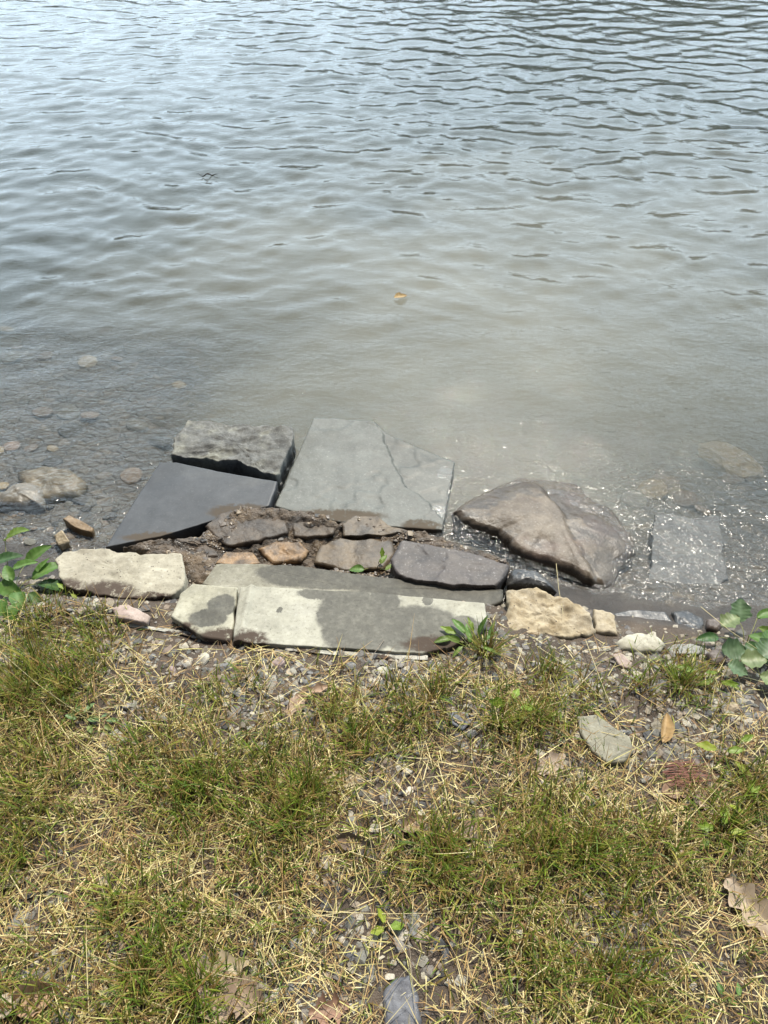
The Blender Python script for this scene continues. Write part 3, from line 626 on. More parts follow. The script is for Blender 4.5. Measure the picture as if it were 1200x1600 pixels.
pp = Mat('loose_pebble'); oi = pp.n('ObjectInfo'); na = pp.noise(220, 4, .6); nb = pp.noise(60, 3, .6)
pcl = pp.mix(pp.rng(nb, .3, .7), pp.mix(1., oi.outputs['Color'], (.6, .6, .6), 'MULTIPLY'), oi.outputs['Color'])
pp.bsdf(pcl, .75, pp.bump(na, .5, .004))
def pebble_mesh(name, proto, mat=None):
    o = make(name, proto[0], proto[1], mat or pp.m, smooth=False); return o
KIND = {'g': ((.18, .172, .16), 'grey shale'), 'd': ((.075, .074, .074), 'dark slate'), 'p': ((.44, .40, .32), 'pale cream'), 'k': ((.33, .245, .215), 'pinkish'),
        'b': ((.21, .155, .115), 'brown'), 't': ((.36, .28, .18), 'tan')}
BIG = [ # px, py, half width in photo px, kind, chip (c) or rounded (r), where it lies
 (262,1018,14,'b','c','angular brown stone in the soil left of the damp slab'), (318,1031,13,'p','r','pale cream stone in the soil below the damp slab'),
 (269,1048,8,'k','r','rounded pinkish stone just below the angular brown stone'), (294,1038,6,'p','r','tiny whitish stone between the pinkish stone and the cream stone'),
 (352,1043,14,'g','c','grey stone right of the pale cream stone below the step'), (368,1055,13,'b','c','brownish flat stone below the left end of the edging strip'),
 (436,1037,15,'k','c','pinkish tan stone against the left end of the white edging'), (455,1050,10,'t','c','rusty tan stone in the gravel under the edging strip'),
 (548,1041,9,'g','r','grey rounded stone close under the white edging'), (598,1050,10,'p','r','cream oval stone under the middle of the white edging'),
 (618,1079,8,'k','r','rounded pinkish pebble in the dark hollow below the edging'), (633,1049,9,'d','c','upright dark slate stone under the right end of the edging'),
 (424,1075,8,'t','c','tan pointed stone in the gravel above the curled leaf'), (456,1078,9,'g','c','blue grey flat stone left of the curled leaf'),
 (488,1072,8,'g','r','pale grey rounded stone above the curled leaf'), (580,1102,12,'g','c','pale grey triangular stone above the grass edge'),
 (195,1138,13,'d','c','slate blue flat stone beside the low green clover'), (288,1148,8,'g','c','grey flat stone amid straw right of the slate blue stone'),
 (578,1192,15,'d','c','dark slate stone at the top of the bare patch in the grass'), (626,1184,12,'g','c','folded looking grey stone in the bare patch'),
 (606,1193,9,'b','r','brown stone between the two grey stones of the bare patch'), (637,1206,10,'p','c','cream upright stone on the right of the bare patch'),
 (641,1236,9,'p','c','second cream stone at the foot of the bare patch'), (617,1226,9,'b','r','brown oval stone in the middle of the bare patch'),
 (700,1095,10,'d','c','dark stone left of the shale rock in the gravel'), (745,1133,10,'g','c','grey stone touching the right of the shale rock'),
 (738,1148,12,'g','c','grey angular stone below the shale rock'), (730,1104,6,'p','c','small white stone above the shale rock'),
 (770,1060,14,'d','c','dark slate stone under the leafy grass tuft'), (700,1057,11,'d','c','dark slate stone below the right end of the step'),
 (932,1104,9,'d','c','dark stone above the flat buff rock'), (1015,1152,14,'d','c','black slate stone right of the flat buff rock'),
 (1045,1170,11,'d','c','dark grey stone right of the curled tan leaf'), (985,1202,9,'g','c','grey chip at the lower corner of the buff rock'),
 (1000,1196,8,'d','r','dark rounded stone below the black slate stone'), (1090,1190,15,'g','c','grey stone above the pine needles'),
 (1055,1138,12,'d','c','dark stone beside the top of the curled tan leaf'), (1142,1108,13,'t','r','tan rounded stone in the gravel by the right edge'),
 (1170,1122,12,'g','c','grey flat stone near the right edge of the gravel'), (1035,1068,10,'g','c','grey stone under the dark green tuft at right'),
 (1120,1098,10,'p','c','whitish broken stone in the gravel under the yellow leaf'), (1047,1040,10,'p','c','long cream stone behind the green tuft at right'),
 (880,1048,10,'t','c','tan flat stone in the gravel below the sandstone rock'), (938,1048,9,'b','c','brown stone left of the pointed pinkish rock'),
 (938,1393,16,'g','c','tall grey stone with pale flecks in the lower bare spot'), (910,1390,8,'k','c','small pinkish stone left of the pale flecked stone'),
 (965,1415,9,'b','r','brown pebble right of the pale flecked stone'), (965,1431,12,'d','c','flat dark stone under the pale flecked stone'),
 (1030,1443,11,'d','c','dark stone at the right of the lower bare spot'), (1007,1445,8,'g','r','grey stone beside the dark one in the lower bare spot'),
 (897,1485,12,'b','r','rounded brown grey stone alone in the straw'), (1010,1517,8,'g','r','small grey stone low in the bare strip'),
 (975,1460,12,'b','c','brown broken stone in the lower bare strip'), (968,1556,8,'k','r','pinkish tan stone low in the bare strip'),
 (686,1475,13,'d','c','dark slate stone right of the three leaf sprout'), (697,1490,10,'d','c','smaller dark stone touching the slate by the sprout'),
 (604,1422,7,'d','r','black pebble just above the three leaf sprout'), (645,1455,15,'g','c','grey buff stone right of the three leaf sprout'),
 (462,1475,15,'g','c','grey wedge stone in the straw left of the sprout'), (455,1545,22,'g','c','broken grey stone beside the torn leaves at bottom'),
 (490,1437,9,'d','c','slate chip in straw above the grey wedge stone'), (99,1335,13,'d','c','black lump of stone in the grass at left'),
 (470,1535,12,'d','c','dark chip lying on the broken grey stone'), (740,1300,11,'k','c','pinkish stone in the straw right of centre'),
 (675,1262,11,'d','c','dark slate stone half hidden in straw below the bare patch'), (775,1353,10,'d','c','dark wet looking stone in the green tuft right of centre'),
 (1145,1375,12,'d','c','slate stone above the torn leaf at the right edge'), (40,1522,10,'g','c','thin grey splinter in the bare soil at lower left'),
 (600,1365,9,'d','c','dark flat stone above the black pebble'), (527,1390,8,'d','c','dark chip beside the leaf in the middle'),
 (295,1297,9,'d','c','dark stone chip in the grass left of centre'), (266,1305,9,'g','c','grey stone chip touching the dark chip left of centre')]
def place_pebble(px, py, hw, kind, shape, label, group, z=None, proto=None, name='pebble', cat='stone', sink=.25):
    p = G(px, py) if z is None else z; s = hw * mpp(px, py)
    ps = CHIPS if shape == 'c' else ROUNDS
    key = (shape, int(rng.integers(0, len(ps))))
    if key not in PM: PM[key] = pebble_mesh(name, ps[key[1]]).data; bpy.data.objects.remove([o for o in bpy.data.objects if o.data == PM[key]][0])
    o = bpy.data.objects.new(name, PM[key]); COL.objects.link(o)
    o.location = (p[0], p[1], p[2] + s * .10); o.scale = (s, s, s * rng.uniform(.8, 1.1)); o.rotation_euler = (rng.normal(0, .15), rng.normal(0, .15), rng.uniform(0, 6.28))
    c = np.array(KIND[kind][0]) * rng.uniform(.85, 1.15); o.color = (*c, 1)
    return tag(o, label, cat, group)
PM = {}
for px, py, hw, kd, sh, lab in BIG: place_pebble(px, py, hw * .95, kd, sh, lab, 'larger loose stones in the gravel and grass')
SPOTS = [((430,700),(1030,1110),'lying in the gravel below the white edging',46), ((190,420),(1010,1100),'lying in the soil below the damp slab',26),
         ((800,1190),(1010,1200),'lying in the gravel around the flat buff rock',60), ((560,660),(1170,1250),'lying in the bare patch in the middle of the grass',14),
         ((900,1040),(1380,1580),'lying in the lower bare strip of the grass',22)]
for (xa, xb), (ya, yb), where, cnt in SPOTS:
    k = 0
    while k < cnt:
        px, py = rng.uniform(xa, xb), rng.uniform(ya, yb); p = G(px, py)
        if inside_slabs(np.array([p[0]]), np.array([p[1]]))[0]: continue
        kd = rng.choice(list('ggddpbbt')); k += 1
        place_pebble(px, py, rng.uniform(3.5, 7.5), kd, rng.choice(['c', 'c', 'r']), f"small {KIND[kd][1]} pebble {where}", 'small pebbles ' + where)
# stones on the lake bed, dim through the water
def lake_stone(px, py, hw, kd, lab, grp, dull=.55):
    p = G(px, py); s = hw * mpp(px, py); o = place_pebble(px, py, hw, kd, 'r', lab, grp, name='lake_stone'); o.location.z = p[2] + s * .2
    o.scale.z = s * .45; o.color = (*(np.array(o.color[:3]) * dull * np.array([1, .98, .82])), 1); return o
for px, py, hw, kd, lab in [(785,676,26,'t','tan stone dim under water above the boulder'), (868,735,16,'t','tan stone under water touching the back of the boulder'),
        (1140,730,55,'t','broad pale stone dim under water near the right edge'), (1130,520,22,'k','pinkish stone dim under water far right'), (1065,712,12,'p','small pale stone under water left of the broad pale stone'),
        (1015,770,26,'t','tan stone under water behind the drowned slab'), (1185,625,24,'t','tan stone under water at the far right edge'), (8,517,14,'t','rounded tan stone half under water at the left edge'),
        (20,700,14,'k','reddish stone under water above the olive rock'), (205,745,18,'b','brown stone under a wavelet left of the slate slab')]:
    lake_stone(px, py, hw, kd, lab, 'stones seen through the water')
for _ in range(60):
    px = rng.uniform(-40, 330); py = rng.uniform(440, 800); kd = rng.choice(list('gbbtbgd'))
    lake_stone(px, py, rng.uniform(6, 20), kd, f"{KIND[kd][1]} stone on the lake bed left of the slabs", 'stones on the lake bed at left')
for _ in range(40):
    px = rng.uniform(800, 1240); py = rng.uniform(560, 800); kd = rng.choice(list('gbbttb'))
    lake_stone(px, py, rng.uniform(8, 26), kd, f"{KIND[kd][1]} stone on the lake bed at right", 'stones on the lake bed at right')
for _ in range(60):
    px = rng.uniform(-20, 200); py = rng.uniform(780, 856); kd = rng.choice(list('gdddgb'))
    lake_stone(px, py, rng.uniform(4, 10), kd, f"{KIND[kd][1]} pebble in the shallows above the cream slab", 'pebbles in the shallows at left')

# ------------------------------------------------------------------ grass, straw, weeds and leaves
def veg_mat(name, trans=.35, rough=.6, obj=False):
    m = Mat(name); c = m.n('ObjectInfo').outputs['Color'] if obj else m.n('VertexColor', layer_name='Col').outputs[0]
    b = m.n('BsdfPrincipled'); m.l(c, b.inputs['Base Color']); b.inputs['Roughness'].default_value = rough; b.inputs['Specular IOR Level'].default_value = .3
    t = m.n('BsdfTranslucent'); m.l(c, t.inputs[0]); ms = m.n('MixShader'); ms.inputs[0].default_value = trans
    m.l(b.outputs[0], ms.inputs[1]); m.l(t.outputs[0], ms.inputs[2]); m.l(ms.outputs[0], m.o.inputs[0]); return m.m
BLADE = veg_mat('grass_blade', .35, .5); STRAW = veg_mat('dry_straw', .2, .65)
def blades(base, az, th0, bend, L, wd, c0, c1, K=4, kink=None):
    N = len(L); t = np.linspace(0, 1, K); V = np.zeros((N, K, 2, 3)); C = np.zeros((N, K, 2, 3)); p = base.copy(); prev = None
    hd = np.stack([np.cos(az), np.sin(az), np.zeros(N)], -1); sd = np.stack([-np.sin(az), np.cos(az), np.zeros(N)], -1)
    for k in range(K):
        th = th0 + bend * t[k]
        if k > 0: p = p + (hd * np.sin(th)[:, None] + np.array([0, 0, 1]) * np.cos(th)[:, None]) * (L / (K - 1))[:, None]
        if kink is not None and k > 0: p = p + sd * (kink * L * (1 if k % 2 else -1))[:, None]
        ww = wd * (1 - t[k] ** 2 * .85) * .5
        V[:, k, 0] = p - sd * ww[:, None]; V[:, k, 1] = p + sd * ww[:, None]
        C[:, k] = (c0 + (c1 - c0) * sstep(.0, .55, t[k]))[:, None]
    idx = np.arange(N * K * 2).reshape(N, K, 2)
    Fq = np.stack([idx[:, :-1, 0], idx[:, :-1, 1], idx[:, 1:, 1], idx[:, 1:, 0]], -1).reshape(-1, 4)
    return V.reshape(-1, 3), Fq, C.reshape(-1, 3)
GREENS = np.array([(.165, .22, .02), (.11, .175, .018), (.24, .265, .04), (.30, .25, .055), (.085, .14, .022)])
def green_cols(n):
    c1 = GREENS[rng.integers(0, 5, n)] * rng.uniform(.8, 1.25, (n, 1)); c0 = np.array([.17, .105, .045]) * rng.uniform(.5, 1.3, (n, 1))
    br = rng.random(n) < .22; c1[br] = np.array([.30, .19, .065]) * rng.uniform(.7, 1.2, (br.sum(), 1)); return c0, c1
n = 150000; x = rng.uniform(-1.7, 1.7, n); y = rng.uniform(.02, 1.35, n); t = shore_t(x, y)
cl = field(x, y, CLUMP); br = field(x, y, BARE)
zone = sstep(.40, .62, t + .10 * fbm(x * 4, y * 4, 1., 3)); zone = np.maximum(zone, sstep(-.62, -.85, x) * sstep(.28, .42, t))
dens = zone * (.20 + .52 * sstep(-.1, .5, fbm(x * 5, y * 5, 8., 3))) * (1 - .85 * br) + .75 * cl
ok = (rng.random(n) < np.clip(dens, 0, 1) * .62) & (t > .25) & ~inside_slabs(x, y); x, y, cl = x[ok], y[ok], cl[ok]; n = len(x)
L = rng.uniform(.018, .058, n) * (1 + .8 * cl); c0, c1 = green_cols(n)
V, Fq, Cc = blades(np.stack([x, y, H(x, y) - .001], -1), rng.uniform(0, 6.28, n), np.abs(rng.normal(0, .4, n)), rng.uniform(0, 1.1, n), L, (.0012 + .0024 * rng.random(n) ** 1.6) * (1 + .3 * cl), c0, c1)
tag(make('grass', V, Fq, BLADE, col=Cc), 'short green grass growing through the dry straw', kind='stuff')
STR = np.array([(.58, .46, .20), (.42, .28, .11), (.70, .59, .31), (.28, .165, .07), (.50, .44, .16), (.18, .11, .05)])
n = 74000; x = rng.uniform(-1.7, 1.7, n); y = rng.uniform(.02, 1.3, n); t = shore_t(x, y); br = field(x, y, BARE)
zone = sstep(.36, .60, t + .12 * fbm(x * 4, y * 4, 1., 3)) + .28 * sstep(.22, .3, t)
dens = zone * (.45 + .55 * sstep(-.3, .4, fbm(x * 6, y * 6, 18., 3))) * (1 - .8 * br)
ok = (rng.random(n) < np.clip(dens, 0, 1)) & ~inside_slabs(x, y) & (t > .22); x, y = x[ok], y[ok]; n = len(x)
c = STR[rng.integers(0, 6, n)] * rng.uniform(.75, 1.15, (n, 1)); L = np.clip(rng.lognormal(math.log(.036), .55, n), .012, .15)
V, Fq, Cc = blades(np.stack([x, y, H(x, y) + rng.uniform(.001, .012, n)], -1), rng.uniform(0, 6.28, n), rng.normal(1.42, .16, n), rng.normal(.1, .3, n), L, rng.uniform(.0010, .0023, n), c * .95, c, K=4)
V[:, 2] = np.maximum(V[:, 2], H(V[:, 0], V[:, 1]) + .0008)
tag(make('dry_grass', V, Fq, STRAW, col=Cc), 'short dry straw strewn flat between the grass', kind='stuff')
# tall tufts one can tell apart
def tuft(px, py, nb, Lm, label, lean=.35, cols=None, wide=.0026, spread=.022):
    nb = int(nb * 1.3); Lm *= 1.3; p = G(px, py); a = rng.uniform(0, 6.28, nb); r = spread * np.sqrt(rng.random(nb)); q = np.stack([r * np.cos(a), r * np.sin(a), np.zeros(nb) - .002], -1)
    c0, c1 = green_cols(nb)
    if cols is not None: c1 = np.array(cols) * rng.uniform(.8, 1.2, (nb, 1))
    q[:, 2] += H(p[0] + q[:, 0], p[1] + q[:, 1]) - p[2]
    V, Fq, Cc = blades(q, a + rng.normal(0, .5, nb), np.abs(rng.normal(0, lean, nb)), rng.uniform(.1, .9, nb), rng.uniform(.5, 1.15, nb) * Lm, rng.uniform(.7, 1.2, nb) * wide, c0, c1, K=6)
    return tag(make('grass_tuft', V, Fq, BLADE, p, col=Cc), label, 'grass tuft', 'taller grass tufts')
for a in [(60,1040,70,.085,'tall dark green grass tuft beside the leafy weed at left'), (110,1075,60,.08,'upright grass tuft in the soil below the cream slab'),
          (35,1080,60,.07,'broad grass tuft at the left edge below the leafy weed'), (760,1022,90,.075,'bright green grass tuft at the right end of the pale step'),
          (672,1095,40,.055,'small grass tuft below the right end of the edging'), (782,1125,45,.06,'reddish based grass tuft right of the shale rock'),
          (1062,1072,70,.065,'dark grass tuft among gravel left of the yellow leaf'), (868,1045,28,.06,'thin grass tuft below the tan sandstone rock'),
          (560,1152,60,.05,'grass tuft at the top edge of the lawn below the edging'), (480,1245,110,.06,'dense green grass tuft left of the bare patch'),
          (455,1290,80,.06,'long bladed green tuft left of centre'), (295,1225,90,.05,'bushy olive grass tuft in the left grass'), (915,1335,110,.06,'dense olive grass tuft below the buff rock'),
          (850,1330,80,.055,'grass tuft left of the dense olive tuft'), (690,1340,80,.05,'deep green tuft in the middle of the grass'), (1130,1300,60,.06,'grass tuft with weeds below the pine needles'),
          (215,1530,90,.05,'green tuft at the bottom left beside the dead leaf'), (310,1545,90,.055,'green tuft left of the torn dead leaves'), (945,1525,60,.045,'small dark tuft beside the brown bare strip'),
          (830,1125,50,.06,'grass tuft left of the flat buff rock'), (1175,1250,60,.07,'grass tuft at the right edge above the torn leaf')]:
    tuft(*a)
# long single straws
def straw(pts, lift, label, wd=.0016, col=(.60, .51, .27), group='long dry straws on the grass'):
    W = [G(a, b, lift * (1 + .3 * math.sin(k * 1.7))) for k, (a, b) in enumerate(pts)]; W = np.array(W); Q = []
    for k in range(len(W) - 1):
        for s in range(6): Q.append(W[k] + (W[k + 1] - W[k]) * s / 6)
    Q.append(W[-1]); Q = np.array(Q); n = len(Q); base = Q[0].copy(); Q = Q - base
    T = np.gradient(Q, axis=0); T /= np.linalg.norm(T, axis=1, keepdims=True) + 1e-9
    S = np.cross(T, [0, 0, 1]); S /= np.linalg.norm(S, axis=1, keepdims=True) + 1e-9; U = np.cross(S, T)
    rr = wd * .5 * np.linspace(1, .45, n)[:, None]; ring = []
    for k in range(5): ring.append(Q + (S * math.cos(k * 1.2566) + U * math.sin(k * 1.2566)) * rr)
    V = np.stack(ring, 1).reshape(-1, 3)
    o = make('straw_stalk', V, grid_faces(n, 5, True), STRAW, base, col=np.tile(np.array(col) * rng.uniform(.85, 1.15), (len(V), 1)))
    return tag(o, label, 'straw', group)
for pts, lift, lab in [([(672,1423),(740,1412),(845,1400)], .02, 'thickest long pale straw lying nearly level right of the sprout'),
    ([(510,1425),(600,1428),(680,1427)], .014, 'thin straw lying level across the three leaf sprout'),
    ([(545,1330),(650,1365),(740,1415)], .018, 'long straw slanting down from the leaf in the middle'),
    ([(590,1575),(630,1520),(690,1480)], .022, 'straw slanting up across the dark slate rock'),
    ([(628,1410),(640,1480),(650,1590)], .024, 'straw running down past the sprout onto the dark slate rock'),
    ([(605,1440),(640,1500),(648,1570)], .02, 'second straw running down beside the sprout'),
    ([(805,1490),(845,1400),(880,1310)], .015, 'long straw rising steeply in the right grass'),
    ([(1033,1560),(1070,1510),(1108,1462)], .014, 'pale straight straw slanting in the lower right grass'),
    ([(915,1000),(945,1080),(975,1150)], .03, 'long straw reaching down from the gravel onto the buff rock'),
    ([(840,1010),(900,1050),(975,1128)], .02, 'straw slanting across gravel left of the long straw'),
    ([(0,1018),(60,1070),(130,1120)], .03, 'long pale straw slanting down at the left edge'),
    ([(60,1050),(90,1100),(150,1115)], .02, 'bent pale straw in the left green tuft'),
    ([(190,1052),(250,1085),(298,1140)], .016, 'pale bent straw on the bare soil left of centre'),
    ([(300,1362),(315,1326),(350,1325),(385,1352)], .03, 'bleached bent straw arching over the left grass'),
    ([(312,1465),(318,1390),(316,1330)], .02, 'upright bleached straw under the arching one'),
    ([(150,1355),(163,1400),(167,1480)], .016, 'long thin straw standing out in the left grass'),
    ([(130,1505),(230,1492),(300,1480)], .014, 'pale straw lying level in the lower left bare soil'),
    ([(215,1558),(290,1585),(360,1600)], .018, 'yellow straw slanting at the bottom left'),
    ([(315,1515),(350,1525),(400,1533)], .03, 'broad pale straw lying on the torn dead leaves'),
    ([(265,1422),(330,1428),(388,1433)], .02, 'pale straw lying level left of centre'),
    ([(480,1555),(520,1575),(560,1600)], .018, 'straw slanting down beside the broken grey stone'),
    ([(870,1600),(880,1500),(868,1440)], .016, 'straw standing up beside the rounded brown stone'),
    ([(985,1500),(1000,1535),(1035,1562)], .014, 'straw slanting through the lower bare strip'),
    ([(955,1437),(985,1438),(1015,1436)], .012, 'grey stalk lying across the flat dark stone'),
    ([(415,1600),(412,1530),(405,1455)], .06, 'dark upright grass stalk at the bottom left of centre'),
    ([(600,1000),(578,1030),(560,1040)], .02, 'small forked twig lying on the edging strip'),
    ([(868,870),(873,920),(880,960)], .05, 'thin upright stalk in front of the boulder'),
    ([(1095,948),(1140,985),(1195,1022)], .05, 'long dry stem lying over the round leaved weed')]:
    dark = 'dark' in lab or 'twig' in lab or 'grey stalk' in lab
    straw(pts, lift, lab, .0018 if not dark else .0014, (.10, .11, .04) if 'upright grass' in lab else (.30, .24, .18) if dark else (.60, .51, .28))

# leaves
LEAF = veg_mat('dead_leaf', .18, .7); GREEN = veg_mat('weed_leaf', .4, .42)
def leaf_mesh(L, W, lobes=0, curl=.25, droop=.2, seed=0, lobe_depth=.4, tipw=.6, c=(.2, .3, .05), cv=(.3, .4, .1), wob=.08, ragged=0.):
    n, m = 28, 7; t = np.linspace(0, 1, n)
    w_ = np.sin(np.pi * t ** tipw) ** .75
    if lobes: w_ = w_ * (1 - lobe_depth * (.5 + .5 * np.cos(2 * np.pi * lobes * t + np.pi)) * sstep(0, .1, t))
    if ragged: w_ = w_ * (1 + ragged * fbm(t * 16, seed, 0, 3))
    u = np.linspace(-1, 1, m); Tt, Uu = np.meshgrid(t, u, indexing='ij'); ww = (w_ * W * .5)[:, None]
    x = L * Tt; y = Uu * ww
    z = curl * W * (Uu ** 2) * .5 * (w_[:, None]) + wob * L * fbm(Tt * 3 + seed, Uu * 1.5, seed * 1.7, 3) - droop * L * Tt ** 2 + .04 * W * np.cos(Tt * 44 + np.abs(Uu) * -5) * np.abs(Uu) * (.5 if not ragged else .2)
    V = np.stack([x, y, z], -1).reshape(-1, 3)
    vein = np.clip(np.exp(-(Uu * 5) ** 2) + .35 * (np.cos(Tt * 44 - np.abs(Uu) * 5) > .8), 0, 1)[..., None]
    mott = (1 + .25 * fbm(Tt * 6 + seed, Uu * 3, 4., 3))[..., None]
    C = (np.array(c) * (1 - vein) + np.array(cv) * vein) * mott
    return V, grid_faces(n, m), C.reshape(-1, 3)
def rot(V, rx, ry, rz):
    from mathutils import Euler
    return V @ np.array(Euler((rx, ry, rz)).to_matrix()).T
def fallen(px, py, lpx, wpx, rz, label, lobes=0, c=(.33, .22, .14), cv=(.42, .30, .2), lift=.006, tilt=(0, 0), curl=.3, ragged=.25, depth=.45, z=None, name='fallen_leaf', group='dead leaves fallen on the ground'):
    c, cv = np.array(c) * (.84, .85, .80), np.array(cv) * (.88, .88, .84)
    p = G(px, py) if z is None else P(px, py, z); k = mpp(px, py); L = lpx * k * 1.1
    V, Fq, Cc = leaf_mesh(L, wpx * k * 1.15, lobes, curl, 0., px * .01, depth, .8, c, cv, .05, ragged)
    V[:, 0] -= L / 2; V = rot(V, tilt[0], tilt[1], rz)
    V[:, 2] -= V[:, 2].min()
    return tag(make(name, V, Fq, LEAF, (p[0], p[1], p[2] + lift * .45), col=Cc), label, 'leaf', group)
fallen(1178, 1430, 110, 52, -1.0, 'torn brown oak leaf lying in the grass at the right edge', 4, (.44, .33, .24), (.5, .4, .31), .014, (.3, .05), curl=.5)
fallen(58, 1560, 62, 42, .3, 'curled pinkish brown leaf in the bare soil at the bottom left', 0, (.40, .25, .16), (.5, .34, .24), .012, (.35, .1), curl=.8)
fallen(20, 1572, 40, 34, 1.2, 'pale crumpled leaf left of the pinkish brown leaf', 0, (.42, .34, .26), (.5, .42, .33), .01, (-.3, .2), curl=.5)
fallen(345, 1530, 95, 60, .5, 'large tattered pale leaf lying among straw at the bottom', 3, (.40, .31, .20), (.5, .4, .28), .012, (.1, -.1), ragged=.5)
fallen(340, 1555, 80, 50, 1.9, 'tattered pinkish leaf under the large pale leaf', 0, (.33, .23, .17), (.42, .31, .24), .008, (-.1, .1), ragged=.5)
fallen(385, 1560, 70, 44, -.5, 'torn brown leaf right of the tattered pale leaf', 0, (.30, .21, .15), (.4, .29, .2), .006, (.15, .1), ragged=.6)
fallen(515, 1580, 60, 40, .2, 'reddish brown leaf flat on the ground at the bottom', 3, (.30, .17, .12), (.38, .25, .18), .006, (.15, .12), ragged=.6, curl=.6)
fallen(548, 1318, 42, 22, -.2, 'dark brown leaf folded beside a grey one in the middle', 0, (.17, .12, .09), (.22, .16, .12), .014, (.3, 0), curl=.7)
fallen(578, 1332, 40, 18, -.5, 'dark grey brown leaf right of the folded one', 0, (.11, .09, .08), (.15, .12, .11), .012, (.2, 0), curl=.6)
fallen(490, 1082, 56, 18, .35, 'curled pinkish leaf in gravel below the edging strip', 3, (.42, .28, .20), (.5, .36, .27), .008, (.1, 0), curl=.9)
fallen(465, 1102, 44, 26, .9, 'flat pinkish tan leaf below the curled leaf', 2, (.42, .29, .21), (.5, .37, .28), .005, (0, 0))
fallen(1036, 1142, 46, 18, 1.25, 'curled orange tan leaf standing in the dark gravel', 0, (.50, .33, .16), (.58, .42, .24), .012, (.2, -.2), curl=1.2)
fallen(720, 1128, 26, 16, -.6, 'tan leaf scrap lying on the dark shale rock', 0, (.40, .28, .18), (.48, .36, .25), .022, (0, 0))
fallen(862, 1195, 52, 34, .6, 'pale pinkish leaf litter in the grass left of the buff rock', 3, (.42, .32, .25), (.5, .4, .32), .006, (.1, 0), ragged=.5)
fallen(1065, 1235, 60, 26, .1, 'brown leaf lying under the red pine needles', 0, (.32, .20, .14), (.4, .28, .2), .004, (0, 0), ragged=.4)
fallen(1110, 1262, 60, 24, -.8, 'long pinkish leaf in the straw below the pine needles', 0, (.36, .25, .2), (.44, .33, .27), .006, (0, 0), ragged=.4)
fallen(735, 1298, 40, 24, .4, 'brown leaf half hidden in straw right of centre', 0, (.26, .18, .14), (.34, .25, .2), .008, (.1, 0))
fallen(132, 1248, 42, 24, .2, 'pinkish crumpled leaf in the left grass', 2, (.40, .28, .2), (.48, .36, .27), .008, (.15, 0))
fallen(20, 1375, 50, 24, .1, 'pale flat leaf in grass at the left edge', 0, (.38, .32, .24), (.46, .4, .3), .006, (0, 0))
fallen(645, 1290, 40, 22, .5, 'dry curled leaf in the straw below the bare patch', 0, (.30, .2, .13), (.4, .29, .2), .008, (.2, .1), curl=.8)
fallen(540, 1220, 60, 24, .1, 'pale leaf flattened in straw left of the bare patch', 0, (.46, .36, .24), (.54, .44, .31), .005, (0, 0), ragged=.4)
fallen(626, 465, 12, 8, .3, 'small yellow leaf floating far out on the water', 0, (.40, .27, .12), (.46, .34, .2), .006, (0, 0), z=.004, name='floating_leaf', group='bits floating on the water', curl=.5)
def floater(px, py, lpx, rz, label):
    p = P(px, py, .006); k = (p[1] * CP + (CAM_Z) * SP) / F; L = lpx * k; n = 14; t = np.linspace(-.5, .5, n)
    Q = np.stack([t * L, .06 * L * np.sin(t * 9), .05 * L * np.cos(t * 14)], -1); V = np.stack([Q + np.array([0, math.cos(a), math.sin(a)]) * (.03 * L * (1.2 - 2 * np.abs(t)))[:, None] for a in np.arange(6) * 1.047], 1)
    tag(make('floating_twig', rot(V.reshape(-1, 3), 0, 0, rz), grid_faces(n, 6, True), LEAF, p, col=np.tile([.035, .025, .018], (n * 6, 1))), label, 'twig', 'bits floating on the water')
floater(324, 273, 32, .05, 'dark knobbly twig floating on the water left of centre'); floater(601, 234, 18, .1, 'short dark twig floating farthest out on the water')
# red pine needles
p = G(1072, 1215); nb = 60; k = mpp(1072, 1215)
V, Fq, Cc = blades(np.stack([rng.uniform(-40, -20, nb) * k, rng.uniform(-15, 15, nb) * k * 1.2, rng.uniform(.008, .017, nb)], -1), rng.normal(0.06, .12, nb), rng.normal(1.5, .05, nb), rng.normal(.05, .1, nb), rng.uniform(50, 75, nb) * k, np.full(nb, .0014), np.tile([.16, .06, .038], (nb, 1)) * rng.uniform(.7, 1.3, (nb, 1)), np.tile([.23, .095, .06], (nb, 1)))
tag(make('pine_needle_bundle', V, Fq, STRAW, p, col=Cc), 'bundle of rust red pine needles lying in the right grass', 'pine needles')

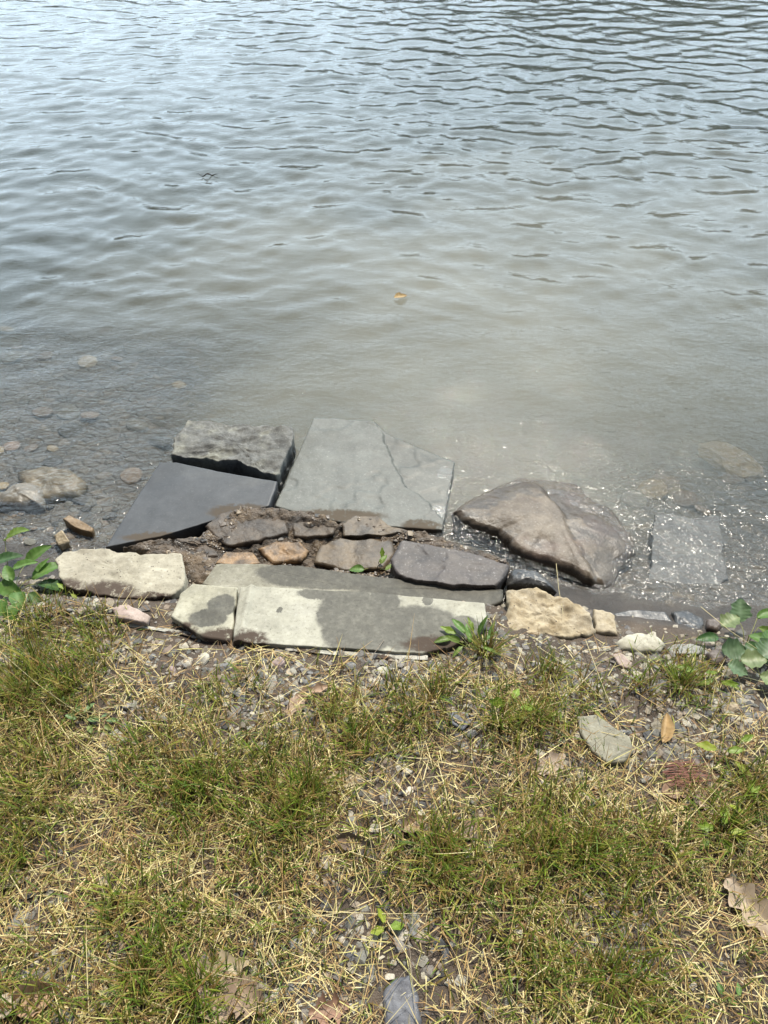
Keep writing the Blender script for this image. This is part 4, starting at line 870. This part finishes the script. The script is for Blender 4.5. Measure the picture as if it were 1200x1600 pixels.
# weeds: stem part and separate leaves
def weed(name, label, px, py, leaves, stems=(), group='leafy weeds'):
    """leaves: (dx px, dy px, lift m, length px, width px, heading, pitch, kind)"""
    b = G(px, py); k = mpp(px, py); root = empty(name, b); tag(root, label, 'weed', group)
    SV, SF, SCc, n0 = [], [], [], 0
    for (dx, dy, lift, lp, wp, head, pit, kd) in leaves:
        q = np.array(G(px + dx, py + dy, lift)) - b
        if kd == 'round': V, Fq, Cc = leaf_mesh(lp * k, wp * k, 3, .25, .15, dx * .37, .22, .85, (.12, .19, .09), (.19, .27, .15), .06)
        elif kd == 'lime': V, Fq, Cc = leaf_mesh(lp * k, wp * k, 2, .2, .1, dx * .37, .25, .8, (.19, .285, .032), (.25, .34, .06), .05)
        elif kd == 'clover': V, Fq, Cc = leaf_mesh(lp * k, wp * k, 0, .4, .1, dx * .37, 0, 1.0, (.13, .21, .075), (.2, .28, .12), .03)
        elif kd == 'dark': V, Fq, Cc = leaf_mesh(lp * k, wp * k, 0, .3, .25, dx * .37, 0, .8, (.045, .10, .03), (.09, .16, .05), .04)
        else: V, Fq, Cc = leaf_mesh(lp * k, wp * k, 0, .35, .3, dx * .37, 0, .8, (.10, .195, .038), (.17, .27, .075), .05)
        V = V * rng.uniform(.8, 1.12); Cc = Cc * rng.uniform(.75, 1.2) * (np.array([1.3, 1.05, .9]) if rng.random() < .2 else 1)
        V = rot(V, rng.normal(0, .25), pit + rng.normal(0, .15), head + rng.normal(0, .15))
        make('leaf', V, Fq, GREEN, q, parent=root, col=Cc)
        s0 = np.array([q[0] * .15, q[1] * .15, -.003]); n = 8; tt = np.linspace(0, 1, n)[:, None]
        Q = s0 + (q - s0) * tt + np.array([0, 0, .012]) * np.sin(tt * 3.14)
        ring = np.stack([Q + np.array([math.cos(a), math.sin(a), 0]) * .0011 for a in np.arange(4) * 1.5708], 1).reshape(-1, 3)
        SV.append(ring); SF.append(grid_faces(n, 4, True) + n0); n0 += len(ring)
    V = np.concatenate(SV)
    make('stem', V, np.concatenate(SF), STRAW, parent=root, col=np.tile([.22, .22, .07], (len(V), 1)))
    return root
weed('leafy_weed', 'leafy green weed with broad pointed leaves left of the cream slab', 20, 930,
     [(30,-25,.03,50,26,.5,-.5,'green'), (20,-48,.05,46,26,.7,-.5,'green'), (40,-18,.02,46,30,-.15,-.1,'dark'), (-12,-85,.08,44,36,.5,-.6,'green'), (0,-40,.06,46,24,.2,-.4,'green'),
      (-20,-20,.04,50,26,-.4,-.2,'green'), (5,-5,.03,44,24,-.9,-.1,'green'), (25,-3,.02,40,22,-.6,0,'dark'), (-15,5,.03,46,26,-1.4,0,'green'), (35,-30,.03,40,18,1.0,-.7,'green'), (-30,-50,.06,50,28,.3,-.4,'dark'), (0,-22,.05,40,22,2.3,-.4,'green'), (10,12,.02,38,20,-1.9,.1,'green')])
weed('leafy_weed', 'weed with round lobed bluish green leaves at the right edge of the bank', 1165, 1010,
     [(-38,-32,.05,40,38,.3,-.3,'round'), (-10,-38,.05,38,36,1.1,-.4,'round'), (-38,5,.04,34,34,-.3,-.1,'round'), (-28,28,.035,36,34,-.6,0,'round'), (-8,22,.04,34,32,.2,-.2,'round'), (22,45,.03,40,38,-.7,0,'round'), (25,18,.045,38,36,.5,-.2,'round'), (-42,-14,.03,40,18,3.0,-.1,'dark'),
      (5,-18,.05,52,24,-.75,-.2,'green'), (20,-30,.06,50,22,-.9,-.2,'green'), (35,-10,.05,48,24,-.4,-.2,'green'), (8,5,.03,42,26,-.1,0,'dark'), (0,-5,.04,40,22,-1.3,-.1,'dark'), (30,0,.06,40,22,.9,-.4,'green'), (18,-44,.05,44,20,.4,-.5,'green')])
weed('leafy_weed', 'low lime green weed with thin yellowish leaves in the right gravel', 1128, 1078, [(-14,-16,.02,28,12,3.3,0,'lime'), (-2,-12,.02,30,12,-.1,0,'lime'), (14,-6,.015,24,10,-.2,0,'lime'), (-44,-30,.03,26,14,2.8,-.1,'lime'), (-24,-26,.03,26,14,.1,-.1,'lime')])
weed('leafy_weed', 'bright green jagged weed at the right end of the pale step', 735, 1014, [(-30,-16,.03,34,15,3.3,-.2,'green'), (-22,-24,.035,30,13,2.7,-.3,'lime'), (-8,-24,.04,30,12,2.1,-.4,'green'), (12,-22,.04,34,8,1.2,-.6,'green'), (22,-12,.035,34,8,.6,-.4,'green'), (18,-2,.03,32,8,-.1,-.2,'green'), (-12,-4,.02,26,9,3.7,-.1,'green'), (5,-28,.04,28,9,1.6,-.6,'lime'), (28,-20,.04,30,7,.9,-.5,'green'), (0,-10,.04,30,8,1.9,-.7,'green'), (-16,-12,.035,28,12,3.0,-.4,'green')])
weed('leafy_weed', 'tiny green sprig growing out of the mud beside the purplish slab', 585, 893, [(-16,-3,.05,22,14,3.0,-.1,'green'), (10,-12,.065,18,10,1.2,-.6,'green'), (18,-2,.05,18,9,.5,-.2,'green'), (12,-22,.06,16,8,1.4,-.8,'lime')])
weed('leafy_weed', 'three leaf lime sprout in the straw in the lower middle', 604, 1448, [(-4,-6,.018,24,16,1.75,-.1,'lime'), (-4,4,.016,24,17,3.4,0,'lime'), (6,2,.018,28,19,.35,0,'lime')])
weed('leafy_weed', 'low blue green clover like weed in the left soil', 128, 1122, [(-6,-8,.012,20,10,1.9,0,'clover'), (4,-8,.012,20,10,.9,0,'clover'), (8,2,.012,20,10,0,0,'clover'), (10,12,.01,18,9,-.8,0,'clover'), (-8,2,.012,18,9,2.8,0,'clover'), (38,4,.012,18,8,.2,0,'clover'), (34,10,.012,18,8,-.5,0,'clover'), (30,0,.012,16,8,.9,0,'clover'), (-20,-30,.012,18,8,1.2,0,'clover'), (-26,-24,.012,18,8,2.2,0,'clover')])
weed('leafy_weed', 'lime weed with spreading leaves right of the pine needles', 1140, 1188, [(-20,-18,.03,34,18,3.1,-.1,'lime'), (-4,-14,.03,34,16,.0,-.1,'lime'), (8,2,.02,30,14,-.9,0,'lime'), (18,-30,.03,30,14,.7,-.2,'lime')])
weed('leafy_weed', 'lime leaved weed in the grass below the right tuft', 1130, 1302, [(-14,-8,.03,26,15,2.8,-.1,'lime'), (2,-14,.03,26,15,1.2,-.2,'lime'), (12,0,.03,26,14,.1,-.1,'lime'), (0,10,.02,24,13,-1.4,0,'lime'), (-24,10,.02,22,12,-2.4,0,'green'), (40,-66,.03,24,16,.4,0,'lime'), (10,-44,.03,26,16,-.4,0,'lime')])
weed('leafy_weed', 'small green sprout alone in the lower right grass', 1132, 1560, [(-3,-6,.014,20,11,1.8,-.1,'green'), (5,2,.014,20,11,-.3,0,'green'), (22,-4,.014,20,10,1.2,0,'green')])
weed('leafy_weed', 'small pale leaved weed in the grass left of the buff rock', 800, 1103, [(-10,-4,.03,24,16,2.9,0,'lime'), (14,4,.03,24,15,.1,0,'lime'), (2,-12,.03,20,12,1.4,0,'lime')])
weed('leafy_weed', 'yellow green tiny weed on the soil below the cream slab', 105, 925, [(-4,-4,.02,18,8,2.2,-.2,'lime'), (4,-6,.02,18,8,.9,-.2,'lime'), (6,3,.015,16,7,-.4,0,'lime')])
